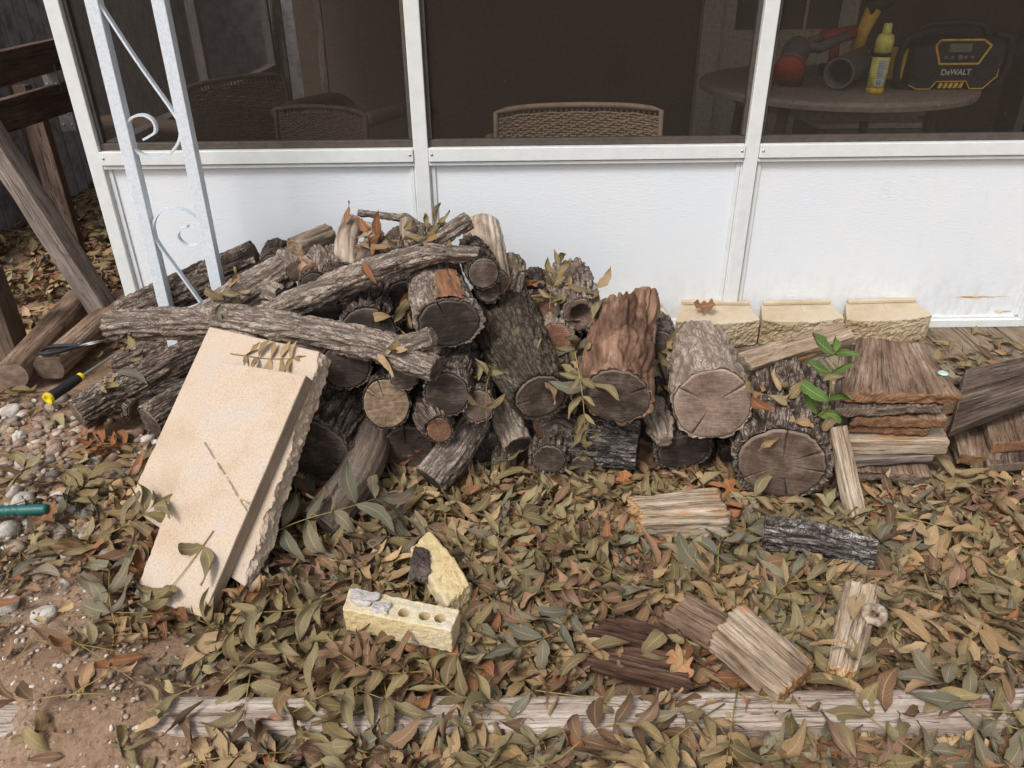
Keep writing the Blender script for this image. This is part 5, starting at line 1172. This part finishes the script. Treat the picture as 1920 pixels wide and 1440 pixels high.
for _ in range(4000):
    if len(placed) > 285: break
    u_ = random.random()
    if u_ < 0.78: px, py = random.uniform(-20, 330), random.uniform(745, 1085)
    elif u_ < 0.9: px, py = random.uniform(500, 1900), random.uniform(900, 1290)
    else: px, py = random.uniform(480, 720), random.uniform(930, 1060)
    if px < 300 and py > 1010 and random.random() < 0.6 or (px > 330 and len(placed) > 190): continue
    pebble(px, py, random.choice([0.009, 0.012, 0.016, 0.020, 0.026])*random.uniform(0.8, 1.3))

t = NT('gravel', 0.9, 0.15); co = t.n('TexCoord').outputs['Object']
MAT['gravel'] = t.out(t.mix(0.5, t.attr('col'), t.ramp(t.noise(co, 260, 4, 0.7), [(0.35, (130, 120, 112)), (0.6, (255, 255, 255))]), 'MULTIPLY'), t.bump(t.noise(co, 180, 3), 0.5, 0.002))
gV, gF, gC, go_ = [], [], [], 0
GI = [ico(40+k, 2) for k in range(6)]
for _ in range(2600):
    u_ = random.random()
    if u_ < 0.28: px, py = random.uniform(-20, 330), random.uniform(740, 1110)
    elif u_ < 0.55: px, py = random.uniform(-20, 420), random.uniform(1080, 1440)
    else: px, py = random.uniform(460, 1920), random.uniform(880, 1440)
    p = G(px, py, GZ); z, _n = drop(p[0], p[1])
    if z > GZ+0.02 and z < 0.2: continue
    r = random.uniform(0.003, 0.007) if (py > 1080 and px < 420) else random.choice([0.005, 0.008, 0.011, 0.016])
    V, F = random.choice(GI); R = np.array(Matrix.Rotation(random.uniform(0, 6.28), 3, 'Z') @ Matrix.Rotation(random.gauss(0, 0.4), 3, 'X'))
    gV.append((V*r)@R.T+[p[0], p[1], gz(p[0], p[1])+r*0.25+(random.random()*0.016 if px > 420 and random.random() < 0.3 else 0)]); gF += [[i+go_ for i in f] for f in F]; go_ += len(V)
    gC.append(np.tile(np.array(lin(random.choice([(172, 148, 128), (150, 126, 107), (196, 182, 166), (128, 104, 88), (142, 128, 116), (178, 156, 136), (214, 208, 198)]))[:3]), (len(V), 1)))
go = obj('gravel', mesh('gravel', np.concatenate(gV), gF, MAT['gravel'], {'col': np.concatenate(gC)}, True)); go['kind'] = 'stuff'; go['label'] = 'fine mixed gravel and grit under and between the leaves'; go['category'] = 'gravel'

# ------------------------------------------------------------------ leaves
t = NT('leaf', 0.72, 0.16); col = t.attr('col'); lf = t.n('SeparateXYZ', {0: t.attr('lf')}); cx_, ty_, rn_ = lf.outputs
ab = t.math('ABSOLUTE', cx_)
rib = t.fac(ab, 0.11, 0.04)
sv = t.math('SINE', t.math('MULTIPLY', t.math('SUBTRACT', t.math('MULTIPLY', ty_, 12.0), t.math('MULTIPLY', ab, 2.2)), 6.283))
vein = t.math('MULTIPLY', t.fac(sv, 0.80, 0.98), 0.45)
v3 = t.n('CombineXYZ', {0: cx_, 1: t.math('MULTIPLY', ty_, 3.0), 2: t.math('MULTIPLY', rn_, 50.0)}).outputs[0]
bl = t.noise(v3, 1.6, 4, 0.65); fine = t.noise(v3, 14, 3, 0.6)
base = t.mix(t.math('MULTIPLY', t.fac(bl, 0.42, 0.72), 0.55), col, t.mix(0.75, col, (112, 80, 54)))
base = t.mix(0.5, base, t.ramp(fine, [(0.3, (186, 178, 166)), (0.65, (255, 255, 255))]), 'MULTIPLY')
base = t.mix(t.math('MULTIPLY', t.math('MAXIMUM', rib, vein), 0.5), base, t.mix(0.62, base, (186, 170, 118)))
bf = t.n('NewGeometry').outputs['Backfacing']
base = t.mix(t.math('MULTIPLY', bf, 0.35), base, (146, 134, 106))
MAT['leaf'] = t.out(base, t.bump(t.math('ADD', vein, rib), 0.4, 0.0012))
plain('stem', (150, 128, 72), 0.6, 0.3); plain('stem_green', (124, 140, 62), 0.6, 0.3)
def leafshape(L, Wd, curl, fold, twist, wave, seed, nt=8, cut=1.0):
    ts = np.linspace(0, cut, nt); cs = np.array([-1, -0.5, 0, 0.5, 1.0]); V = []; A = []
    prof = np.sin(math.pi*ts**0.85)**0.85*(1-0.25*ts); prof[0] = 0.04; prof = prof*(1+0.16*np.sin(ts*23+seed)*np.sin(ts*7+2*seed))
    if cut >= 1.0: prof[-1] = 0.0
    L = L*cut
    x = z = 0.0; ang = -curl*0.35; side = 0.15*math.sin(seed*1.7)
    for i, tt in enumerate(ts):
        if i: ang += curl/(nt-1); x += L/(nt-1)*math.cos(ang); z += L/(nt-1)*math.sin(ang)
        tw = twist*(tt-0.3); w = prof[i]*Wd/2
        for c_ in cs:
            yy = c_*w; zz = fold*abs(c_)*w-0.15*fold*w+wave*0.0035*math.sin(7*tt+seed+2.2*c_)*abs(c_)
            y2 = yy*math.cos(tw)-zz*math.sin(tw); z2 = yy*math.sin(tw)+zz*math.cos(tw)
            V.append((x-z2*math.sin(ang), y2+side*L*math.sin(math.pi*tt), z+z2*math.cos(ang))); A.append((c_, tt, seed*0.13))
    F = [[i*5+k, (i+1)*5+k, (i+1)*5+k+1, i*5+k+1] for i in range(nt-1) for k in range(4)]
    return np.array(V), F, np.array(A)
LS = []
for k in range(28):
    r_ = np.random.default_rng(100+k)
    L = r_.uniform(0.076, 0.118); LS.append(leafshape(L, L*r_.uniform(0.27, 0.36), r_.normal(0.1, 0.95), r_.uniform(0.0, 0.8), r_.normal(0, 0.9), r_.uniform(0.6, 2.6), k, 9, 1.0 if k % 4 else r_.uniform(0.45, 0.8)))
PAL = {'olive': [(132, 118, 85), (118, 105, 76), (144, 130, 98), (126, 116, 89), (110, 98, 72)], 'sage': [(112, 107, 91), (100, 100, 88), (120, 115, 97), (108, 100, 90)],
       'tan': [(162, 135, 102), (148, 122, 90), (172, 147, 115)], 'brown': [(131, 101, 79), (113, 87, 69), (141, 112, 89), (123, 97, 83), (101, 78, 64)], 'rust': [(142, 96, 69), (128, 84, 59)], 'green': [(76, 112, 54), (92, 126, 62), (66, 100, 50)]}
def pick(weights):
    k = random.choices(list(weights), list(weights.values()))[0]; c = np.array(lin(random.choice(PAL[k]))[:3]); return k, np.clip(c*random.uniform(0.70, 1.42), 0, 1)
LITW = {'olive': 0.36, 'sage': 0.11, 'tan': 0.20, 'brown': 0.27, 'rust': 0.06}
def eul(yaw, tx, ty): return np.array((Matrix.Rotation(yaw, 3, 'Z') @ Matrix.Rotation(ty, 3, 'Y') @ Matrix.Rotation(tx, 3, 'X')))
def align(n):
    n = np.asarray(n)/np.linalg.norm(n); return np.array(Vector((0, 0, 1)).rotation_difference(Vector(n)).to_matrix())
class Bag:
    def __init__(s): s.V = []; s.F = []; s.A = []; s.C = []; s.o = 0
    def leaf(s, k, R, p, c, sc=1.0):
        V, F, A = LS[k]; s.V.append((V*sc)@R.T+p); s.F.append(np.array(F)+s.o); s.A.append(A+[0, 0, random.random()]); s.C.append(np.tile(c, (len(V), 1))); s.o += len(V)
    def build(s, name, label, cat):
        V = np.concatenate(s.V); o = obj(name, mesh(name, V, np.concatenate(s.F), MAT['leaf'], {'lf': np.concatenate(s.A), 'col': np.concatenate(s.C)}, True))
        o['kind'] = 'stuff'; o['label'] = label; o['category'] = cat; return o
def litter_density(px, py):
    if px < 235 and py > 1075: return 0.03
    if px < 420 and py > 1180: return 0.05 if py < 1390 else 0.15
    if px < 620 and py > 1240: return 0.42
    if px < 330 and 730 < py <= 1090: return 0.26 if px < 150 else 0.46
    if 1284 < py < 1372: return 0.28 if px > 480 else 0.5
    return 1.0
bag = Bag(); STEMS = []
def try_litter(px, py, thick, seedrow=None):
    p = G(px, py, GZ); x, y = p[0], p[1]; z, n = drop(x, y); g = gz(x, y)
    if z > g+0.012:
        if z < 0.09: return None
    return np.array([x, y, g+0.004+random.random()**1.3*thick])
cnt = 0
while cnt < 8000:
    u_ = random.random(); px = random.uniform(-60, 1990); py = random.uniform(890, 1500) if u_ < 0.86 else random.uniform(730, 900)
    
    if random.random() > litter_density(px, py): cnt += 0.25; continue
    if 470 < px < 1800 and py < 905 and random.random() < 0.85: continue
    p = try_litter(px, py, 0.030 if py > 930 else 0.012)
    if p is None and 1280 < py < 1380 and random.random() < 0.30:
        q_ = G(px, py, GZ); z_, _n = drop(q_[0], q_[1])
        if z_ < 0.0: p = np.array([q_[0], q_[1], z_+0.003])
    cnt += 1
    if p is None: continue
    if random.random() < 0.16:       # a whole compound leaf lying on the litter
        yaw = random.uniform(0, 6.28); kc, c = pick(LITW); d = np.array([math.cos(yaw), math.sin(yaw), 0]); tilt = random.uniform(-0.15, 0.15)
        npair = random.randint(4, 6)
        if drop(*(p+d*0.08)[:2])[0] < -1 or True: STEMS.append(tube([p-d*0.03+[0, 0, 0.004], p+d*0.06+[0, 0, 0.013], p+d*(npair*0.032)+[0, 0, 0.010]], [0.0016, 0.0013, 0.0008], 4))
        for j in range(npair):
            for s_ in (-1, 1):
                if random.random() < 0.12: continue
                q = p+d*(j*0.032); q[2] = p[2]+0.006+random.uniform(0, 0.012)
                if litter_density(*pix(q)) < 0.3 and random.random() < 0.7: continue
                if drop(q[0], q[1])[0] > q[2]-0.004 and drop(q[0], q[1])[0] < 0.09: continue
                bag.leaf(random.randrange(28), eul(yaw+s_*random.uniform(0.75, 1.15), random.gauss(0, 0.35), random.gauss(-0.1, 0.25)), q, np.clip(c*random.uniform(0.85, 1.15), 0, 1), random.uniform(0.7, 0.95)); cnt += 0.5
    else:
        kc, c = pick(LITW)
        bag.leaf(random.randrange(28), eul(random.uniform(0, 6.28), random.gauss(0, 0.48), random.gauss(0, 0.36)), p, c, random.uniform(0.5, 1.08))
for _ in range(900):                 # leaves in the side yard behind the pile, left
    px, py = random.uniform(-30, 260), random.uniform(350, 660)
    p = G(px, py, GZ); 
    if drop(p[0], p[1])[0] > GZ+0.02 or p[0] > -1.45: continue
    kc, c = pick(LITW); bag.leaf(random.randrange(28), eul(random.uniform(0, 6.28), random.gauss(0, 0.4), random.gauss(0, 0.3)), p+[0, 0, random.uniform(0.0, 0.03)], c, random.uniform(0.8, 1.15))
for _ in range(62):                 # leaves swept on the deck boards, right
    px, py = random.uniform(1745, 1960), random.uniform(628, 720); p = G(px, py, 0.0)
    z, n = drop(p[0], p[1])
    if z > 0.02 or py < 628+abs(random.gauss(0, 22)): continue
    kc, c = pick({'olive': 0.4, 'tan': 0.4, 'brown': 0.2}); bag.leaf(random.randrange(28), eul(random.uniform(0, 6.28), random.gauss(0, 0.4), random.gauss(0, 0.3)), p+[0, 0, random.uniform(0.004, 0.022)], c, random.uniform(0.7, 1.0))
for _ in range(4200):                # crumbled bits
    px, py = random.uniform(-40, 1970), random.uniform(880, 1480)
    if random.random() > litter_density(px, py)+(0.10 if px > 450 or py < 1070 else 0.0): continue
    p = try_litter(px, py, 0.030)
    if p is None: continue
    kc, c = pick({'brown': 0.55, 'tan': 0.25, 'rust': 0.12, 'olive': 0.08}); bag.leaf(random.randrange(0, 28, 4), eul(random.uniform(0, 6.28), random.gauss(0, 0.7), random.gauss(0, 0.6)), p, c*0.9, random.uniform(0.16, 0.42))
Vs_, Fs_ = join(STEMS); so = obj('leaf_stems', mesh('leaf_stems', Vs_, Fs_, MAT['stem'], smooth=True)); so['kind'] = 'stuff'; so['label'] = 'thin yellowish leaf stems lying in the leaf litter'; so['category'] = 'stems'
bag.build('leaf_litter', 'thick layer of curled olive brown fallen leaves covering the bed', 'leaf litter')

# single leaves that can be told apart: shared meshes in a few colours
LM = {}
for kname in PAL:
    LM[kname] = []
    for k in range(10):
        V, F, A = LS[(k*3+len(kname)) % 28]; c = np.array(lin(PAL[kname][k % len(PAL[kname])])[:3])
        LM[kname].append(mesh('fallen_leaf', V, F, MAT['leaf'], {'lf': A+[0, 0, k*0.37], 'col': np.tile(c, (len(V), 1))}, True))
LL = {'olive': 'olive green curled leaflet lying loose on top', 'sage': 'grey green curled leaflet lying loose on top', 'tan': 'dry tan leaflet lying loose on top', 'brown': 'dull brown curled leaflet lying loose on top', 'rust': 'rusty orange brown leaflet lying loose on top', 'green': 'fresh green leaflet lying loose on top'}
NLEAF = [0]
def single(p, R, weights, sc):
    if NLEAF[0] >= 296: return
    NLEAF[0] += 1; k = random.choices(list(weights), list(weights.values()))[0]
    o = obj('fallen_leaf', random.choice(LM[k])); M4 = Matrix(R.tolist()).to_4x4(); M4.translation = Vector(p); o.matrix_world = M4 @ Matrix.Scale(sc, 4)
    a_, b_ = pix(p); zn = ('on the crest of the woodpile' if b_ < 560 else 'caught between the logs' if b_ < 830 else 'at the foot of the logs') if b_ < 900 else 'on or below the soil at the left' if a_ < 450 else ('in front of the cored brick' if b_ > 1240 else 'around the yellow masonry') if a_ < 950 else ('near the bottom edge, centre' if b_ > 1290 else 'around the dark brown shards') if a_ < 1350 else ('near the bottom edge, right' if b_ > 1290 else 'around the driftwood')
    tag(o, LL[k].replace('lying loose on top', zn), 'leaf', k+' leaves '+zn)
# clusters caught on the pile: (pixel, spread px, count, colours)
OL = {'olive': 0.7, 'tan': 0.15, 'green': 0.0, 'sage': 0.15}
for (px, py, sx, sy, n, w) in ((1072, 700, 22, 40, 16, OL), (1085, 640, 25, 20, 7, OL), (1095, 800, 14, 60, 13, OL), (1040, 525, 24, 26, 12, OL), (745, 600, 16, 34, 11, {'olive': 0.5, 'tan': 0.4, 'rust': 0.1}), (700, 450, 36, 22, 12, {'rust': 0.4, 'brown': 0.4, 'tan': 0.2}), (790, 440, 20, 12, 6, {'olive': 0.8, 'tan': 0.2}),
                              (850, 455, 12, 8, 4, OL), (1245, 690, 12, 40, 10, OL), (225, 655, 24, 16, 9, {'tan': 0.5, 'olive': 0.5}), (180, 720, 22, 18, 9, OL), (720, 690, 10, 14, 3, {'tan': 1}), (900, 690, 16, 26, 4, {'olive': 1}), (430, 560, 22, 14, 6, OL), (1500, 770, 34, 34, 14, {'tan': 0.5, 'olive': 0.5}), (1420, 735, 18, 12, 4, {'tan': 0.7, 'rust': 0.3}), (1120, 560, 14, 8, 3, {'tan': 0.6, 'olive': 0.4}), (760, 870, 20, 16, 5, {'rust': 0.6, 'brown': 0.4})):
    for _ in range(n):
        q, nn = look(random.gauss(px, sx), random.gauss(py, sy))
        if q is None or q[1] > -0.08: continue
        nn = nn if np.dot(nn, q-CP) < 0 else -nn
        nn = nn*0.6+np.array([0, -0.25, 0.55])
        single(q+nn*0.008, align(nn)@eul(random.uniform(0, 6.28), random.gauss(0, 0.4), random.gauss(0, 0.35)), w, random.uniform(0.62, 0.95))
for _ in range(1200):                # largest: the near ground
    if NLEAF[0] > 290: break
    px, py = random.uniform(20, 1900), 1440-abs(random.gauss(0, 260))
    if py < 900 or random.random() > litter_density(px, py): continue
    p = G(px, py, GZ); z, nn = drop(p[0], p[1]); g = gz(p[0], p[1])
    if z > g+0.01:
        if z > 0.06 or random.random() < 0.45 or (640 < px < 880 and py < 1240): continue
        single(np.array([p[0], p[1], z+0.005]), eul(random.uniform(0, 6.28), random.gauss(0, 0.15), random.gauss(0, 0.15)), LITW, random.uniform(0.8, 1.1)); continue
    dd = litter_density(px, py)
    single(np.array([p[0], p[1], g+(0.030 if dd > 0.5 else 0.005)+random.uniform(0, 0.010)]), eul(random.uniform(0, 6.28), random.gauss(0, 0.35), random.gauss(0, 0.25)), LITW, random.uniform(0.9, 1.2))

# compound leaves one can pick out
def sprig(label, pts, nrm, pairs, Ls, kname, name='leaf_sprig', cat='leaf sprig', group='compound leaves one can pick out', stem='stem', spread=1.0, term=True, jit=0.2, droop=0.0):
    pts = np.asarray(pts, float); path = spline(pts, 24) if len(pts) > 2 else np.linspace(pts[0], pts[1], 24)
    root = empty(name, path[0], label, cat, group); nrm = np.asarray(nrm)/np.linalg.norm(nrm)
    V, F = tube(path, np.linspace(0.0017, 0.0008, 24), 5); part('stem', root, V, F, MAT[stem], None, True)
    items = [(0.22+0.72*i/max(1, pairs-1), s_) for i in range(pairs) for s_ in (-1, 1)]+([(1.0, 0)] if term else [])
    for f, s_ in items:
        i = min(int(f*23), 22); d = path[i+1]-path[i]; d /= np.linalg.norm(d); n2 = nrm-d*np.dot(nrm, d); n2 /= np.linalg.norm(n2); b2 = np.cross(n2, d)
        R = np.stack([d, b2, n2], 1)@eul(s_*spread*random.uniform(0.85, 1.15), random.gauss(0, jit), random.gauss(-droop if True else 0, jit))
        o = obj('leaflet', random.choice(LM[kname]), root); M4 = Matrix(R.tolist()).to_4x4(); M4.translation = Vector(path[i]+n2*0.003-np.array(root.location)); o.matrix_local = M4 @ Matrix.Scale(Ls*random.uniform(0.85, 1.12)/0.09, 4)
    return root
S2 = -0.039
sprig('tan compound leaf lying on the top edge of the broad slab', [onslab(432, 663, S2), onslab(500, 672, S2), onslab(556, 672, S2)], sn, 5, 0.052, 'tan', jit=0.25, spread=1.25)
sprig('olive leaf stem with few leaflets lying on the cracked slab', [onslab(400, 995, 0.003), onslab(355, 1058, 0.004), onslab(318, 1105, 0.006)], sn, 2, 0.075, 'olive', jit=0.3)
sprig('large dark green compound leaf right of the slabs on the bent branch', [G(478, 1016, -0.01), G(560, 978, 0.02), G(650, 952, 0.05), G(720, 930, 0.03)], (0, -0.5, 0.85), 5, 0.095, 'sage', jit=0.25, spread=1.15)
q0 = W(1088, 650, -0.92)
sprig('long olive compound leaf hanging down between the mossy and red-brown logs', [W(1078, 660, -0.88), W(1092, 740, -0.97), W(1098, 820, -1.0), G(1104, 905, -0.03)], (0.1, -1, 0.3), 6, 0.052, 'olive', jit=0.35, spread=0.7)
sprig('green three-leaved sprig beside the mossy log face', [W(912, 790, -0.95), W(912, 730, -0.95), W(918, 700, -0.95)], (0, -0.9, 0.4), 2, 0.050, 'olive', jit=0.3, spread=0.9)
sprig('olive tuft of leaves standing on the pile against the wall', [W(1030, 580, -0.56), W(1036, 530, -0.52), W(1052, 490, -0.48)], (0, -0.9, 0.3), 4, 0.055, 'olive', jit=0.5, spread=0.9)
sprig('green leaf fan behind the prong of the upper branch', [W(815, 450, -0.46), W(800, 430, -0.42), W(822, 418, -0.4)], (0, -0.9, 0.4), 3, 0.055, 'olive', jit=0.4, spread=1.0)
sprig('grey green compound leaf spilling on the soil left of the slab foot', [G(215, 1170, -0.05), G(205, 1120, -0.035), G(205, 1060, -0.02)], (0, -0.4, 0.9), 3, 0.085, 'sage', jit=0.3, spread=0.8)
sprig('grey compound leaf fanned on bare soil below the slab foot', [G(440, 1190, -0.06), G(375, 1232, -0.068), G(300, 1272, -0.072)], (0, 0, 1), 4, 0.062, 'sage', jit=0.2, spread=1.1)
sprig('olive leaf cluster leaning on the left edge of the slabs', [onslab(205, 1000, -0.02), onslab(255, 975, -0.015), onslab(292, 945, -0.01)], sn, 4, 0.085, 'olive', jit=0.5, spread=1.0)
sp = sprig('small bright green seedling growing beside the board stack', [W(1490, 790, -0.86), W(1540, 775, -0.90), W(1556, 740, -0.92), W(1558, 690, -0.90), W(1566, 655, -0.86)], (0, -0.8, 0.6), 4, 0.085, 'green', 'seedling', 'seedling', 'small plants', 'stem_green', 1.05, True, 0.25)
near = [(1500, 1120, 0.4), (1130, 1050, 2.2), (1380, 1030, 0.9), (1790, 1180, 3.6), (1650, 1330, 1.9), (1150, 1400, 0.2), (880, 1290, 2.7), (640, 1330, 0.1), (1020, 1170, 4.0), (1750, 1010, 5.2), (560, 1130, 3.4), (720, 1240, 2.9), (960, 1010, 1.2), (1450, 960, 5.6), (1860, 1330, 2.4), (1320, 1390, 5.0), (500, 1240, 0.6), (1090, 1130, 5.8)]
place_words = ['below the charcoal bark log', 'right of the yellow fragment', 'in front of the pale rotten chunk', 'near the right edge above the timber', 'over the right edging timber', 'in front of the butt joint', 'between the brick and the timber', 'over the middle edging timber, left', 'right of the cored brick', 'right of the charcoal bark log', 'between slab foot and brick', 'directly below the cored brick', 'behind the yellow fragment, right', 'just below the wide squat log', 'at the lower right corner', 'at the bottom edge below the grey plank end', 'beside the slab foot on the soil edge', 'above the dark brown shards']
for k, ((px, py, yw), wd) in enumerate(zip(near, place_words)):
    p = G(px, py, -0.028); d = np.array([math.cos(yw), math.sin(yw), 0.0])*random.uniform(0.16, 0.22); kn = ['olive', 'olive', 'sage', 'tan', 'olive', 'brown'][k % 6]; cw = {'olive': 'olive', 'sage': 'grey green', 'tan': 'tan', 'brown': 'brown'}[kn]
    e_ = np.array([-d[1], d[0], 0])*0.18
    sprig('%s compound leaf on the litter %s' % (cw, wd), [p-d/2, p+e_+[0, 0, 0.012], p+d/2+[0, 0, random.uniform(-0.004, 0.01)]], (0.1, -0.15, 1), 4+k % 2, 0.078, kn, jit=0.33, spread=1.0)
# lobed oak leaves
def oak_mesh(k, c):
    th = np.linspace(0, 1, 30); V = [(0, 0, 0)]; A = [(0, 0, k)]; n = 30; out = []
    for s_ in (1, -1):
        for tt in (th if s_ == 1 else th[::-1]):
            w = 0.036*math.sin(math.pi*min(tt*0.95+0.03, 1))**0.7*(0.80+0.34*math.cos(tt*math.pi*2*3.2+k)); out.append((tt*0.085, s_*w, 0.010*math.sin(tt*5+k)+0.25*abs(w)*math.sin(tt*9+s_)))
    V = [(o[0], 0, 0.010*math.sin(o[0]/0.085*5+k)) for o in out]+out; m = len(out)
    A = [(0, o[0]/0.085, k*0.1) for o in out]+[(np.sign(o[1])*0.9, o[0]/0.085, k*0.1) for o in out]
    F = [[i, i+1, m+i+1, m+i] for i in range(m-1) if i != 29]
    return mesh('oak_leaf', np.array(V), F, MAT['leaf'], {'lf': np.array(A), 'col': np.tile(np.array(lin(c)[:3]), (len(V), 1))}, True)
OM = [oak_mesh(k, c) for k, c in enumerate([(176, 128, 92), (150, 96, 62), (168, 112, 70), (132, 92, 66)])]
for px, py, k, sc, lab in ((1252, 1226, 0, 0.75, 'pale orange oak leaf on the lower dark brown shard'), (1298, 564, 3, 0.9, 'brown oak leaf standing on the back of the retaining blocks'), (1168, 915, 2, 0.7, 'orange oak leaf below the crosswise bark log'), (968, 1035, 1, 1.0, 'rust oak leaf on the litter right of the yellow fragment'), (1005, 545, 1, 0.8, 'rust oak leaf tucked by the leaf tuft on the pile'), (1358, 905, 2, 0.8, 'orange oak leaf in front of the oval cut end'), (800, 1215, 3, 0.9, 'brown oak leaf at the foot of the cored brick'), (60, 985, 3, 0.9, 'brown oak leaf on pebbles below the teal handle'), (1415, 740, 2, 0.6, 'orange oak leaf between the pale log and the squat log')):
    q, nn = look(px, py); g = G(px, py, GZ+0.035)
    if px == 1298: q, nn = W(1300, 570, -0.09), np.array([0.1, -0.3, 0.9])
    if q is None or (q[2] < GZ+0.03): q, nn = g, np.array([0, 0, 1.0])
    if nn@(q-CP) > 0: nn = -nn
    o = obj('oak_leaf', OM[k]); nn = nn*0.7+np.array([0, -0.2, 0.4]); M4 = Matrix((align(nn)@eul(random.uniform(0, 6.28), 0, 0)).tolist()).to_4x4(); M4.translation = Vector(q+nn*0.006); o.matrix_world = M4 @ Matrix.Scale(sc, 4)
    tag(o, lab, 'leaf', 'oak leaves')
